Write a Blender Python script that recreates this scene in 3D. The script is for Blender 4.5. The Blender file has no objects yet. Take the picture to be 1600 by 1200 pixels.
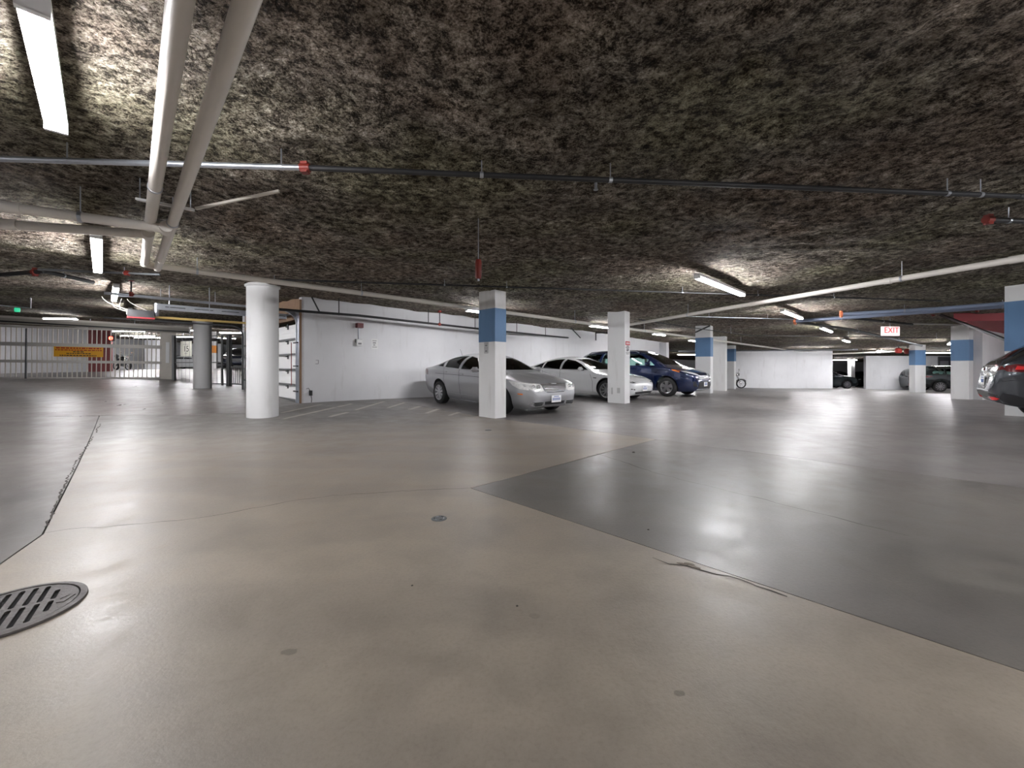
import bpy, bmesh, math, random
import numpy as np
from mathutils import Vector, Matrix, noise
random.seed(7)
S = bpy.context.scene
COL = S.collection
R2 = math.sqrt(0.5)
F = 640.0            # focal length in pixels of a 1600 px wide frame
HY = 572.0           # horizon row
CH = 1.10            # eye height

# ------------------------------------------------------------------ camera, world, exposure
cam = bpy.data.cameras.new('camera'); cam.sensor_width = 36.0; cam.lens = 36.0*F/1600.0
cam.shift_y = -(600.0-HY)/1600.0; cam.clip_end = 200
co = bpy.data.objects.new('camera', cam); COL.objects.link(co)
co.location = (0, 0, CH); co.rotation_euler = (math.pi/2, 0, 0); S.camera = co
w = bpy.data.worlds.new('world'); S.world = w; w.use_nodes = True
w.node_tree.nodes['Background'].inputs[0].default_value = (0.8, 0.85, 1, 1)
w.node_tree.nodes['Background'].inputs[1].default_value = 0.02
S.view_settings.view_transform = 'Standard'; S.view_settings.look = 'None'
S.view_settings.exposure = 0.55; S.view_settings.gamma = 1.0
S.view_settings.use_curve_mapping = False
TUBE_STRENGTH = 170.0
BEHIND = 1.0

# ------------------------------------------------------------------ coordinates
def uv(u, v): return ((u-v)*R2, (u+v)*R2)
def W(px, py, Y): return Vector(((px-800)/F*Y, Y, CH+(HY-py)*Y/F))
def ctrl():
    pts = []
    for u in range(-12, 18, 4):
        for v in range(-12, 9, 4):
            x, y = uv(u, v); pts.append((x, y, 0.0))
    def c(px, py, Y): p = W(px, py, Y); pts.append((p.x, p.y, p.z))
    c(1110, 614, 16.5); c(1131, 611, 20.2); c(1148, 608, 25.5); c(1227, 607, 29.6); c(1303, 607, 29.8)
    c(1514, 624.5, 15.0); c(1430, 613, 23.5); c(1352, 608, 31); c(1468, 612, 25); c(482, 631.5, 10.25); c(677, 621, 13.1)
    c(1040, 605, 24.7); c(410, 652, 8.5); c(317, 607, 16.8); c(358, 603, 19.4); c(273, 593, 19.8); c(0, 592, 17.6)
    c(61, 583, 23.5); c(138, 581, 25); c(200, 578, 30); c(384, 608, 14.6); c(290, 577, 38); c(372, 575, 32)
    c(1550, 650, 7.6)
    pts += [(45, 0, -.5), (45, -12, -.4), (45, 48, -1.2), (0, 48, 0), (-35, -12, .1), (-35, 10, .6), (-35, 20, .7), (-35, 48, .9), (-20, 3, .1), (20, 48, -.9)]
    return np.array(pts)
CP = ctrl()
def _k(r): return np.where(r > 1e-9, r*r*np.log(np.maximum(r, 1e-9)), 0.0)
def _fit():
    n = len(CP); d = np.hypot(CP[:, None, 0]-CP[None, :, 0], CP[:, None, 1]-CP[None, :, 1])
    K = _k(d)+np.eye(n)*2.0; P = np.c_[np.ones(n), CP[:, :2]]
    A = np.zeros((n+3, n+3)); A[:n, :n] = K; A[:n, n:] = P; A[n:, :n] = P.T
    return np.linalg.solve(A, np.r_[CP[:, 2], np.zeros(3)])
TW = _fit()
def ground_np(x, y):
    x = np.asarray(x, float); y = np.asarray(y, float); sh = x.shape
    x = x.ravel(); y = y.ravel(); out = np.empty_like(x)
    for i in range(0, len(x), 20000):
        a = x[i:i+20000]; b = y[i:i+20000]
        d = np.hypot(a[:, None]-CP[None, :, 0], b[:, None]-CP[None, :, 1])
        out[i:i+20000] = _k(d)@TW[:-3]+TW[-3]+TW[-2]*a+TW[-1]*b
    # keep the bay round the camera level
    return out.reshape(sh)
def gz(x, y): return float(ground_np([x], [y])[0])
def G(px, py):
    dx = (px-800)/F; dz = -(py-HY)/F
    Y = np.linspace(1, 46, 1800); z = CH+dz*Y; g = ground_np(dx*Y, Y)
    i = int(np.argmax(z <= g))
    if z[i] > g[i]: i = len(Y)-1
    return Vector((dx*Y[i], Y[i], float(g[i])))
CEIL = 2.73
def cz(x, y): return gz(x, y)+CEIL

# ------------------------------------------------------------------ materials
MATS = {}
def nt(m):
    m.use_nodes = True; return m.node_tree.nodes, m.node_tree.links, m.node_tree.nodes['Principled BSDF']
def mat(name, col, rough=.5, metal=0, bump=0, scale=20, var=0, emit=None, estr=0, coat=0, dirt=0, spec=None):
    if name in MATS: return MATS[name]
    m = bpy.data.materials.new(name); N, L, b = nt(m)
    b.inputs['Roughness'].default_value = rough; b.inputs['Metallic'].default_value = metal
    b.inputs['Base Color'].default_value = (*col, 1)
    if spec is not None: b.inputs['Specular IOR Level'].default_value = spec
    if coat: b.inputs['Coat Weight'].default_value = coat; b.inputs['Coat Roughness'].default_value = .04
    if emit: b.inputs['Emission Color'].default_value = (*emit, 1); b.inputs['Emission Strength'].default_value = estr
    if var or bump:
        tc = N.new('ShaderNodeTexCoord'); n = N.new('ShaderNodeTexNoise'); n.inputs['Scale'].default_value = scale
        n.inputs['Detail'].default_value = 5
        L.new(tc.outputs['Object'], n.inputs['Vector'])
        if var:
            mx = N.new('ShaderNodeMix'); mx.data_type = 'RGBA'
            mx.inputs[6].default_value = (*[c*(1-var) for c in col], 1); mx.inputs[7].default_value = (*[min(1, c*(1+var)) for c in col], 1)
            L.new(n.outputs[0], mx.inputs[0]); L.new(mx.outputs[2], b.inputs['Base Color'])
        if bump:
            bp = N.new('ShaderNodeBump'); bp.inputs['Strength'].default_value = bump; bp.inputs['Distance'].default_value = .01
            L.new(n.outputs[0], bp.inputs['Height']); L.new(bp.outputs[0], b.inputs['Normal'])
    MATS[name] = m; return m

def ramp(N, L, src, stops):
    r = N.new('ShaderNodeValToRGB'); e = r.color_ramp.elements
    while len(e) < len(stops): e.new(.5)
    for q, (p, c) in zip(e, stops): q.position = p; q.color = (*c, 1) if len(c) == 3 else c
    L.new(src, r.inputs[0]); return r
def mixc(N, L, fac, a, b, mode='MIX'):
    m = N.new('ShaderNodeMix'); m.data_type = 'RGBA'; m.blend_type = mode
    for s, v in ((0, fac), (6, a), (7, b)):
        if hasattr(v, 'links'): L.new(v, m.inputs[s])
        elif isinstance(v, (int, float)): m.inputs[s].default_value = v
        else: m.inputs[s].default_value = (*v, 1)
    return m.outputs[2]
def mth(N, L, op, a, b=None, c=None, clamp=False):
    m = N.new('ShaderNodeMath'); m.operation = op; m.use_clamp = clamp
    for i, v in enumerate((a, b, c)):
        if v is None: continue
        if hasattr(v, 'links'): L.new(v, m.inputs[i])
        else: m.inputs[i].default_value = v
    return m.outputs[0]
def nz(N, L, vec, scale, detail=4, rough=.55, dist=0):
    n = N.new('ShaderNodeTexNoise'); n.inputs['Scale'].default_value = scale; n.inputs['Detail'].default_value = detail
    n.inputs['Roughness'].default_value = rough; n.inputs['Distortion'].default_value = dist
    L.new(vec, n.inputs['Vector']); return n.outputs[0]

def concrete(name, base, dark, r0=.28, r1=.5, bay_grey=None, spots=(), pits=.12):
    m = bpy.data.materials.new(name); N, L, b = nt(m)
    g = N.new('ShaderNodeNewGeometry'); P = g.outputs['Position']
    big = nz(N, L, P, .55, 5, .6, .6); med = nz(N, L, P, 3.0, 6, .65, .3); fine = nz(N, L, P, 60, 3, .7)
    f1 = ramp(N, L, big, [(.32, (0,0,0)), (.68, (1,1,1))]).outputs[0]
    c = mixc(N, L, f1, dark, base)
    f2 = ramp(N, L, med, [(.3, (.80,.80,.81)), (.55, (1,1,1)), (.75, (1.07,1.05,1.03))]).outputs[0]
    c = mixc(N, L, 1.0, c, f2, 'MULTIPLY')
    f3 = ramp(N, L, fine, [(.25, (.84,.84,.84)), (.5, (1,1,1)), (.8, (1.08,1.08,1.08))]).outputs[0]
    c = mixc(N, L, .8, c, f3, 'MULTIPLY')
    # pale swirls left by the power trowel and the sweeper
    wv = N.new('ShaderNodeTexWave'); wv.wave_type = 'RINGS'; wv.inputs['Scale'].default_value = .35; wv.inputs['Distortion'].default_value = 6
    wv.inputs['Detail'].default_value = 3; L.new(P, wv.inputs['Vector'])
    f4 = ramp(N, L, wv.outputs[1], [(.3, (.95,.95,.95)), (.6, (1.03,1.03,1.02))]).outputs[0]
    c = mixc(N, L, 1.0, c, f4, 'MULTIPLY')
    sep = N.new('ShaderNodeSeparateXYZ'); L.new(P, sep.inputs[0])
    # small pits
    vor = N.new('ShaderNodeTexVoronoi'); vor.inputs['Scale'].default_value = 5.0; L.new(P, vor.inputs['Vector'])
    pit = mth(N, L, 'LESS_THAN', vor.outputs['Distance'], .03)
    pit = mth(N, L, 'MULTIPLY', pit, mth(N, L, 'GREATER_THAN', med, .53))
    c = mixc(N, L, mth(N, L, 'MULTIPLY', pit, pits), c, [x*.3 for x in dark])
    if bay_grey:   # concrete turns greyer towards the bay beside the wall
        v = mth(N, L, 'MULTIPLY', mth(N, L, 'SUBTRACT', sep.outputs[1], sep.outputs[0]), R2)
        v = mth(N, L, 'ADD', v, mth(N, L, 'MULTIPLY', mth(N, L, 'SUBTRACT', nz(N, L, P, .7, 4), .5), 5.0))
        t = mth(N, L, 'MULTIPLY', mth(N, L, 'SUBTRACT', v, 5.2), .28, clamp=True)
        c = mixc(N, L, t, c, bay_grey)
    for (sx, sy, ra, rb, k) in spots:
        dx = mth(N, L, 'DIVIDE', mth(N, L, 'SUBTRACT', sep.outputs[0], sx), ra)
        dy = mth(N, L, 'DIVIDE', mth(N, L, 'SUBTRACT', sep.outputs[1], sy), rb)
        d = mth(N, L, 'SQRT', mth(N, L, 'ADD', mth(N, L, 'MULTIPLY', dx, dx), mth(N, L, 'MULTIPLY', dy, dy)))
        d = mth(N, L, 'ADD', d, mth(N, L, 'MULTIPLY', mth(N, L, 'SUBTRACT', nz(N, L, P, 14, 3), .5), 2.0))
        s = mth(N, L, 'MULTIPLY', mth(N, L, 'SUBTRACT', 1.0, d), 4.0, clamp=True)
        c = mixc(N, L, mth(N, L, 'MULTIPLY', s, k), c, [x*.35 for x in dark])
    L.new(c, b.inputs['Base Color'])
    rr = N.new('ShaderNodeMapRange'); L.new(med, rr.inputs[0]); rr.inputs[1].default_value = .3; rr.inputs[2].default_value = .7
    rr.inputs[3].default_value = r0; rr.inputs[4].default_value = r1; L.new(rr.outputs[0], b.inputs['Roughness'])
    bp = N.new('ShaderNodeBump'); bp.inputs['Strength'].default_value = .22; bp.inputs['Distance'].default_value = .004
    L.new(mth(N, L, 'ADD', fine, mth(N, L, 'MULTIPLY', med, 1.5)), bp.inputs['Height']); L.new(bp.outputs[0], b.inputs['Normal'])
    MATS[name] = m; return m

def fibre():
    m = bpy.data.materials.new('sprayed_fibre'); N, L, b = nt(m)
    g = N.new('ShaderNodeNewGeometry'); P = g.outputs['Position']
    a = nz(N, L, P, 2.2, 6, .7, .3); c2 = nz(N, L, P, 12, 7, .78, 0); fine = nz(N, L, P, 75, 4, .8)
    wob = N.new('ShaderNodeTexNoise'); wob.inputs['Scale'].default_value = 14; wob.inputs['Detail'].default_value = 3; L.new(P, wob.inputs['Vector'])
    vm = N.new('ShaderNodeVectorMath'); vm.operation = 'MULTIPLY_ADD'; L.new(wob.outputs[1], vm.inputs[0]); vm.inputs[1].default_value = (.12,)*3; L.new(P, vm.inputs[2])
    vo = N.new('ShaderNodeTexVoronoi'); vo.inputs['Scale'].default_value = 26; L.new(vm.outputs[0], vo.inputs['Vector'])
    clump = mth(N, L, 'SUBTRACT', 1.0, vo.outputs['Distance'])
    s = mth(N, L, 'ADD', mth(N, L, 'MULTIPLY', c2, .62), mth(N, L, 'MULTIPLY', fine, .38))
    hgt = mth(N, L, 'ADD', mth(N, L, 'MULTIPLY', clump, .8), mth(N, L, 'ADD', mth(N, L, 'MULTIPLY', c2, .5), mth(N, L, 'MULTIPLY', fine, .5)))
    col = ramp(N, L, s, [(.41, (.010,.007,.005)), (.465, (.055,.045,.034)), (.51, (.21,.182,.147)), (.575, (.39,.352,.30)), (.65, (.75,.72,.69))]).outputs[0]
    f = ramp(N, L, a, [(.34, (.6,.57,.55)), (.5, (.95,.94,.92)), (.66, (1.5,1.52,1.5))]).outputs[0]
    col = mixc(N, L, 1.0, col, f, 'MULTIPLY')
    tint = nz(N, L, P, .45, 3)
    t = ramp(N, L, tint, [(.4, (1.05,.97,.95)), (.5, (1,1,1)), (.62, (.97,1.02,.86))]).outputs[0]
    col = mixc(N, L, 1.0, col, t, 'MULTIPLY')
    L.new(col, b.inputs['Base Color']); b.inputs['Roughness'].default_value = .95; b.inputs['Specular IOR Level'].default_value = .15
    bp = N.new('ShaderNodeBump'); bp.inputs['Strength'].default_value = 1.0; bp.inputs['Distance'].default_value = .035
    L.new(hgt, bp.inputs['Height']); L.new(bp.outputs[0], b.inputs['Normal'])
    return m
def wallpaint(name, col, dirty=.06):
    m = bpy.data.materials.new(name); N, L, b = nt(m)
    g = N.new('ShaderNodeNewGeometry'); P = g.outputs['Position']
    a = nz(N, L, P, .8, 5, .6); fine = nz(N, L, P, 25, 4)
    sc = N.new('ShaderNodeMapping'); sc.inputs['Scale'].default_value = (4, 4, .7); L.new(P, sc.inputs[0])
    st = nz(N, L, sc.outputs[0], 1.5, 4)
    f = ramp(N, L, a, [(.3, (1-dirty*1.4,)*3), (.6, (1, 1, 1))]).outputs[0]
    c = mixc(N, L, 1.0, col, f, 'MULTIPLY')
    f = ramp(N, L, st, [(.28, (.86,.85,.84)), (.42, (1, 1, 1))]).outputs[0]
    c = mixc(N, L, .7, c, f, 'MULTIPLY')
    L.new(c, b.inputs['Base Color']); b.inputs['Roughness'].default_value = .6
    bp = N.new('ShaderNodeBump'); bp.inputs['Strength'].default_value = .25; bp.inputs['Distance'].default_value = .004
    L.new(fine, bp.inputs['Height']); L.new(bp.outputs[0], b.inputs['Normal'])
    MATS[name] = m; return m
def glassmat(name, tint, refl=.12):
    m = bpy.data.materials.new(name); m.use_nodes = True; N = m.node_tree.nodes; L = m.node_tree.links; N.clear()
    o = N.new('ShaderNodeOutputMaterial'); t = N.new('ShaderNodeBsdfTransparent'); t.inputs[0].default_value = (*tint, 1)
    g = N.new('ShaderNodeBsdfGlossy'); g.inputs['Roughness'].default_value = .03; fr = N.new('ShaderNodeFresnel'); fr.inputs[0].default_value = 1.5
    mx = N.new('ShaderNodeMixShader'); L.new(fr.outputs[0], mx.inputs[0]); L.new(t.outputs[0], mx.inputs[1]); L.new(g.outputs[0], mx.inputs[2])
    L.new(mx.outputs[0], o.inputs[0]); MATS[name] = m; return m

spA = G(450, 1020); spB = G(1063, 1087); spC = G(835, 967); spD = G(1082, 886)
M_TAN = concrete('tan_concrete', (.315,.27,.222), (.25,.214,.176), .33, .5, bay_grey=(.145,.134,.122),
                 spots=[(spA.x, spA.y, .035, .02, .55), (spB.x, spB.y, .02, .015, .6), (spC.x, spC.y, .03, .02, .25)])
M_DARK = concrete('dark_concrete', (.16,.146,.132), (.12,.11,.10), .30, .46, pits=0)
M_GREY = concrete('grey_concrete', (.20,.186,.178), (.145,.134,.128), .30, .46, pits=0)
M_GREYL = concrete('left_grey_concrete', (.165,.148,.137), (.122,.11,.103), .27, .44)
M_FIB = fibre()
M_WALL = wallpaint('white_wall_paint', (.74,.74,.76)); M_PIL = wallpaint('white_pillar_paint', (.78,.78,.78), .04)
M_BLUE = wallpaint('blue_band_paint', (.12,.235,.42), .08); M_ORANGE = wallpaint('orange_band_paint', (.75,.27,.03))
M_RED = wallpaint('red_wall_paint', (.36,.035,.045)); M_REDP = wallpaint('faded_red_wall_paint', (.27,.07,.07))
M_GAP = mat('joint_filler', (.03,.027,.025), .9)
M_PVC = mat('pvc_white', (.72,.68,.63), .38, var=.06, scale=6)
M_BLK = mat('black_steel', (.018,.018,.02), .5, 0)
M_GALV = mat('galvanised_steel', (.50,.53,.58), .32, .85, var=.15, scale=30)
M_BLUEST = mat('blue_grey_pipe', (.30,.36,.50), .3, .2)
M_REDF = mat('red_fitting', (.20,.02,.012), .45); M_ORF = mat('orange_coupling', (.75,.22,.10), .45)
M_WHITEM = mat('white_metal', (.8,.8,.8), .4)
M_CREAM = mat('cream_gate_paint', (.62,.58,.52), .5, var=.08, scale=8)
M_GATEG = mat('gate_grey_paint', (.5,.48,.45), .5)
M_FEN = mat('fence_grey_paint', (.24,.245,.25), .5)
M_DKM = mat('dark_grey_metal', (.11,.115,.12), .5, .1)
M_RUB = mat('tyre_rubber', (.016,.016,.017), .8, bump=.3, scale=60)
M_BLKP = mat('black_plastic', (.018,.018,.02), .45)
M_ALLOY = mat('alloy_rim', (.50,.50,.52), .28, .85)
M_CHR = mat('chrome', (.8,.8,.82), .22, .85)
M_INT = mat('cabin_lining', (.30,.32,.32), .9)
M_SEAT = mat('seat_fabric', (.06,.066,.066), .9)
M_GL = glassmat('tinted_glass', (.87,.97,.955)); M_GLD = glassmat('dark_glass', (.45,.47,.49)); M_GLB = glassmat('green_glass', (.80,.92,.89))
M_LAMP = mat('headlight_glass', (.85,.86,.82), .15, .1, coat=1, var=.3, scale=26)
M_AMB = mat('amber_lens', (.75,.20,.03), .2, coat=1)
M_TAIL = mat('tail_lens', (.11,.006,.008), .15, coat=1); M_TAILB = mat('tail_lens_bright', (.75,.03,.03), .2, coat=1)
M_PAPER = mat('white_paper', (.82,.82,.82), .7); M_INK = mat('black_ink', (.03,.03,.03), .7); M_INKG = mat('grey_ink', (.25,.25,.26), .7)
M_INKB = mat('blue_ink', (.12,.18,.4), .7)
M_YEL = mat('yellow_sign', (.62,.30,.01), .5); M_REDI = mat('red_ink', (.30,.02,.01), .6)
M_STRIPE = mat('worn_white_line_paint', (.42,.39,.35), .6, var=.3, scale=9)
M_WOOD = mat('raw_plywood', (.26,.16,.095), .7, var=.2, scale=7)
M_IRON = mat('cast_iron', (.075,.066,.062), .55, .2, bump=.5, scale=40, var=.3)
M_BLACK = mat('drain_shade_black', (.004,.004,.004), 1)
M_TUBE = mat('fluorescent_tube', (1, 1, 1), .5, emit=(.98,.975,1.0), estr=TUBE_STRENGTH)
M_EXIT = mat('exit_sign_face', (.8,.75,.75), .5, emit=(1,.85,.85), estr=.7)
M_EXITR = mat('exit_red', (.8,.02,.02), .5, emit=(1,.03,.03), estr=.9)
M_SIGR = mat('signal_red', (.8,.02,.02), .4, emit=(1,.05,.03), estr=14)
M_GRN = mat('green_lens', (.03,.4,.2), .3, emit=(.03,.5,.25), estr=.7)

# ------------------------------------------------------------------ mesh builder
class MB:
    def __init__(s): s.v = []; s.f = []; s.m = []
    def add(s, vs, fs, m=0):
        o = len(s.v); s.v += [tuple(p) for p in vs]; s.f += [tuple(i+o for i in f) for f in fs]; s.m += [m]*len(fs); return s
    def box(s, c, d, rot=0, m=0, R=None):
        R = R or Matrix.Rotation(rot, 3, 'Z'); c = Vector(c)
        vs = [c+R@Vector((x*d[0]/2, y*d[1]/2, z*d[2]/2)) for x in (-1, 1) for y in (-1, 1) for z in (-1, 1)]
        return s.add(vs, [(0,1,3,2),(4,6,7,5),(0,4,5,1),(2,3,7,6),(0,2,6,4),(1,5,7,3)], m)
    def bar(s, a, b, w, h, m=0):       # rectangular bar from a to b
        a = Vector(a); b = Vector(b); d = b-a; L = d.length; q = d.normalized().to_track_quat('X', 'Z').to_matrix()
        return s.box((a+b)/2, (L, w, h), R=q, m=m)
    def tube(s, pts, r, seg=12, m=0, cap=True):
        pts = [Vector(p) for p in pts]; n = len(pts); rs = r if isinstance(r, (list, tuple)) else [r]*n
        t0 = (pts[1]-pts[0]).normalized(); up = Vector((0, 0, 1)) if abs(t0.z) < .9 else Vector((1, 0, 0))
        x = t0.cross(up).normalized(); vs = []; fs = []
        for i, p in enumerate(pts):
            t = ((pts[min(i+1, n-1)]-p).normalized()+(p-pts[max(i-1, 0)]).normalized())
            t = t.normalized() if t.length > 1e-6 else t0
            x = (x-t*x.dot(t)).normalized(); y = t.cross(x)
            for k in range(seg):
                a = 2*math.pi*k/seg; vs.append(p+(x*math.cos(a)+y*math.sin(a))*rs[i])
        for i in range(n-1):
            for k in range(seg):
                k2 = (k+1) % seg; fs.append((i*seg+k, i*seg+k2, (i+1)*seg+k2, (i+1)*seg+k))
        if cap: fs.append(tuple(range(seg))[::-1]); fs.append(tuple((n-1)*seg+k for k in range(seg)))
        return s.add(vs, fs, m)
    def lathe(s, prof, c=(0,0,0), axis='Z', seg=24, m=0, close=False):
        vs = []; fs = []; n = len(prof); c = Vector(c)
        for k in range(seg):
            a = 2*math.pi*k/seg; ca, sa = math.cos(a), math.sin(a)
            for (r, h) in prof:
                p = {'Z': (r*ca, r*sa, h), 'Y': (r*ca, h, r*sa), 'X': (h, r*ca, r*sa)}[axis]; vs.append(c+Vector(p))
        rng = n if close else n-1
        for k in range(seg):
            k2 = (k+1) % seg
            for i in range(rng):
                j = (i+1) % n; fs.append((k*n+i, k*n+j, k2*n+j, k2*n+i))
        return s.add(vs, fs, m)
    def prism(s, poly, z0, z1, m=0):
        n = len(poly); vs = [(x, y, z0) for x, y in poly]+[(x, y, z1) for x, y in poly]
        return s.add(vs, [tuple(range(n))[::-1], tuple(range(n, 2*n))]+[(i, (i+1) % n, n+(i+1) % n, n+i) for i in range(n)], m)
    def mesh(s, name, mats, smooth=None):
        me = bpy.data.meshes.new(name); me.from_pydata(s.v, [], s.f)
        for m_ in (mats if isinstance(mats, (list, tuple)) else [mats]): me.materials.append(m_)
        me.polygons.foreach_set('material_index', s.m)
        bm = bmesh.new(); bm.from_mesh(me); bmesh.ops.recalc_face_normals(bm, faces=bm.faces); bm.to_mesh(me); bm.free()
        if smooth is not None:
            me.polygons.foreach_set('use_smooth', [True]*len(me.polygons)); me.set_sharp_from_angle(angle=math.radians(smooth))
        return me
    def build(s, name, mats, parent=None, smooth=None, loc=None):
        o = bpy.data.objects.new(name, s.mesh(name, mats, smooth)); COL.objects.link(o)
        if parent: o.parent = parent
        if loc: o.location = loc
        return o
def thing(name, label, cat, loc=(0,0,0), rz=0, group=None):
    o = bpy.data.objects.new(name, None); COL.objects.link(o); o.empty_display_size = .1
    o.location = loc; o.rotation_euler = (0, 0, rz); return tag(o, label, cat, group)
def tag(o, label, cat, group=None):
    o['label'] = label; o['category'] = cat; o['kind'] = 'thing'
    if group: o['group'] = group
    return o
def struct(o): o['kind'] = 'structure'; return o
def copy_tree(o, parent=None):
    c = o.copy(); COL.objects.link(c)
    if parent is not None: c.parent = parent
    for ch in list(CHILD.get(o.name, ())): copy_tree(ch, c)
    return c
CHILD = {}
def index_children():
    CHILD.clear()
    for o in bpy.data.objects:
        if o.parent: CHILD.setdefault(o.parent.name, []).append(o)
def text(body, size, mat_, parent, loc, rot, name='lettering', ext=.001, align='CENTER'):
    c = bpy.data.curves.new(name, 'FONT'); c.body = body; c.size = size; c.align_x = align; c.align_y = 'CENTER'; c.extrude = ext
    c.materials.append(mat_); o = bpy.data.objects.new(name, c); COL.objects.link(o); dg = bpy.context.evaluated_depsgraph_get(); dg.update()
    me = bpy.data.meshes.new_from_object(o.evaluated_get(dg)); bpy.data.objects.remove(o); o = bpy.data.objects.new(name, me); COL.objects.link(o)
    o.parent = parent; o.location = loc; o.rotation_euler = rot
    return o

# ------------------------------------------------------------------ floor
def offset_poly(P, d):
    n = len(P); out = []
    area = sum(P[i][0]*P[(i+1) % n][1]-P[(i+1) % n][0]*P[i][1] for i in range(n))
    sg = 1 if area > 0 else -1
    for i in range(n):
        a = Vector(P[i-1]); b = Vector(P[i]); c = Vector(P[(i+1) % n])
        e1 = (b-a).normalized(); e2 = (c-b).normalized(); n1 = Vector((-e1.y, e1.x))*sg; n2 = Vector((-e2.y, e2.x))*sg
        k = n1+n2; k /= max(.35, k.dot(n1)); out.append(b+k*d)
    return out
def slab(P, m, gap, step=1.0):
    P = offset_poly([Vector(p) for p in P], gap)
    bm = bmesh.new(); f = bm.faces.new([bm.verts.new((p.x, p.y, 0)) for p in P])
    for ax in (0, 1):
        lo = min(p[ax] for p in P); hi = max(p[ax] for p in P); q = math.ceil(lo/step)*step
        while q < hi:
            no = (1, 0, 0) if ax == 0 else (0, 1, 0); c = (q, 0, 0) if ax == 0 else (0, q, 0)
            bmesh.ops.bisect_plane(bm, geom=bm.verts[:]+bm.edges[:]+bm.faces[:], plane_co=c, plane_no=no); q += step
    bmesh.ops.triangulate(bm, faces=[f for f in bm.faces if len(f.verts) > 4])
    bmesh.ops.recalc_face_normals(bm, faces=bm.faces)
    if sum(f.normal.z for f in bm.faces) < 0: bmesh.ops.reverse_faces(bm, faces=bm.faces)
    r = bmesh.ops.extrude_face_region(bm, geom=bm.faces[:]); tv = [e for e in r['geom'] if isinstance(e, bmesh.types.BMVert)]
    top = set(tv); vs = list(bm.verts); z = ground_np([v.co.x for v in vs], [v.co.y for v in vs])
    for v, h in zip(vs, z): v.co.z = h if v in top else h-.03
    bmesh.ops.recalc_face_normals(bm, faces=bm.faces)
    me = bpy.data.meshes.new('floor_slab'); bm.to_mesh(me); bm.free(); me.materials.append(m)
    o = bpy.data.objects.new('floor_slab', me); COL.objects.link(o); return o
# corner points of the slabs
JN = (-8.25, 8.19); KN = (-5.7, 8.82); CN = uv(3.6, 11.2); B1 = (-3.07, 2.68); B2 = (-2.84, 2.27)
DN = (-.37, 3.69); EN = (2.17, 6.18); WE = uv(5.9, 11.2)
XL, XR, YB, YT = -35.0, 45.0, -12.0, 48.0
xs = np.arange(XL, XR+.1, 2.0); ys = np.arange(YB, YT+.1, 2.0)
XX, YY = np.meshgrid(xs, ys, indexing='ij'); ZZ = ground_np(XX, YY)-.032
mb = MB(); nx, ny = XX.shape
mb.add([(XX[i, j], YY[i, j], ZZ[i, j]) for i in range(nx) for j in range(ny)], [(i*ny+j, (i+1)*ny+j, (i+1)*ny+j+1, i*ny+j+1) for i in range(nx-1) for j in range(ny-1)])
floor = struct(mb.build('floor', M_GAP))
for P, m, g in (
    ([(XL, 1.8), JN, B1, B2, (-1.9, .6), (5, YB), (XL, YB)], M_GREYL, .006),
    ([(XL, 1.8), JN, KN, CN, (32.9, YT), (XL, YT)], M_GREYL, .006),
    ([JN, KN, CN, WE, EN, DN, (15.3, YB), (5, YB), (-1.9, .6), B2, B1], M_TAN, .004),
    ([DN, EN, (20.3, YB), (15.3, YB)], M_DARK, .003),
    ([EN, WE, (32.9, YT), (XR, YT), (XR, YB), (20.3, YB)], M_GREY, .003)):
    slab(P, m, g).parent = floor

def ribbon(pxs, w, m, name, zoff=.0015, parent=None, jit=0.0, sub=1):
    pts = [G(*p) for p in pxs]; dense = []
    for a, b in zip(pts[:-1], pts[1:]):
        k = max(1, int((b-a).length/sub)) if sub < 1 else 1
        for i in range(k):
            p = a.lerp(b, i/k); d = (b-a).normalized(); nrm = Vector((-d.y, d.x, 0))
            dense.append(p+nrm*random.uniform(-jit, jit))
    dense.append(pts[-1]); vs = []; fs = []
    for i, p in enumerate(dense):
        d = (dense[min(i+1, len(dense)-1)]-dense[max(i-1, 0)]).normalized(); nrm = Vector((-d.y, d.x, 0))
        ww = w*(1 if not jit else random.uniform(.35, 1.3))
        for s_ in (-.5, .5):
            q = p+nrm*ww*s_; vs.append((q.x, q.y, gz(q.x, q.y)+zoff))
    for i in range(len(dense)-1): fs.append((2*i, 2*i+2, 2*i+3, 2*i+1))
    mb = MB(); mb.add(vs, fs); o = mb.build(name, m, parent or floor); return o
M_CRK = mat('crack_dirt', (.055,.048,.042), .95)
ribbon([(66,834),(110,828),(160,824),(230,819),(300,812),(370,801),(450,785),(520,775),(600,769),(680,765),(738,763)], .006, M_CRK, 'crack', jit=.014, sub=.07)
ribbon([(930,709),(975,722),(1020,738),(1085,756),(1180,779),(1290,806),(1420,838)], .007, M_CRK, 'crack', jit=.015, sub=.07)
ribbon([(1020,873),(1045,881),(1070,886),(1100,893),(1160,908),(1230,934)], .010, M_CRK, 'crack', jit=.01, sub=.05)
ribbon([(157,662),(118.5,723),(92,778),(70,825)], .016, M_CRK, 'crack', jit=.014, sub=.05)
for a, b, ww in (((442,655),(550,631),.09), ((440,645.5),(503,632),.09), ((515,651.5),(544,644.5),.1), ((555,641),(600,627.5),.09), ((606,637.5),(633,629),.09),
              ((640,640),(657,635),.1), ((666,646),(685,639.5),.1), ((702,649.5),(717,644.5),.1)):
    ribbon([a, ((a[0]+b[0])/2, (a[1]+b[1])/2), b], ww, M_STRIPE, 'painted_line', zoff=.003)

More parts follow.
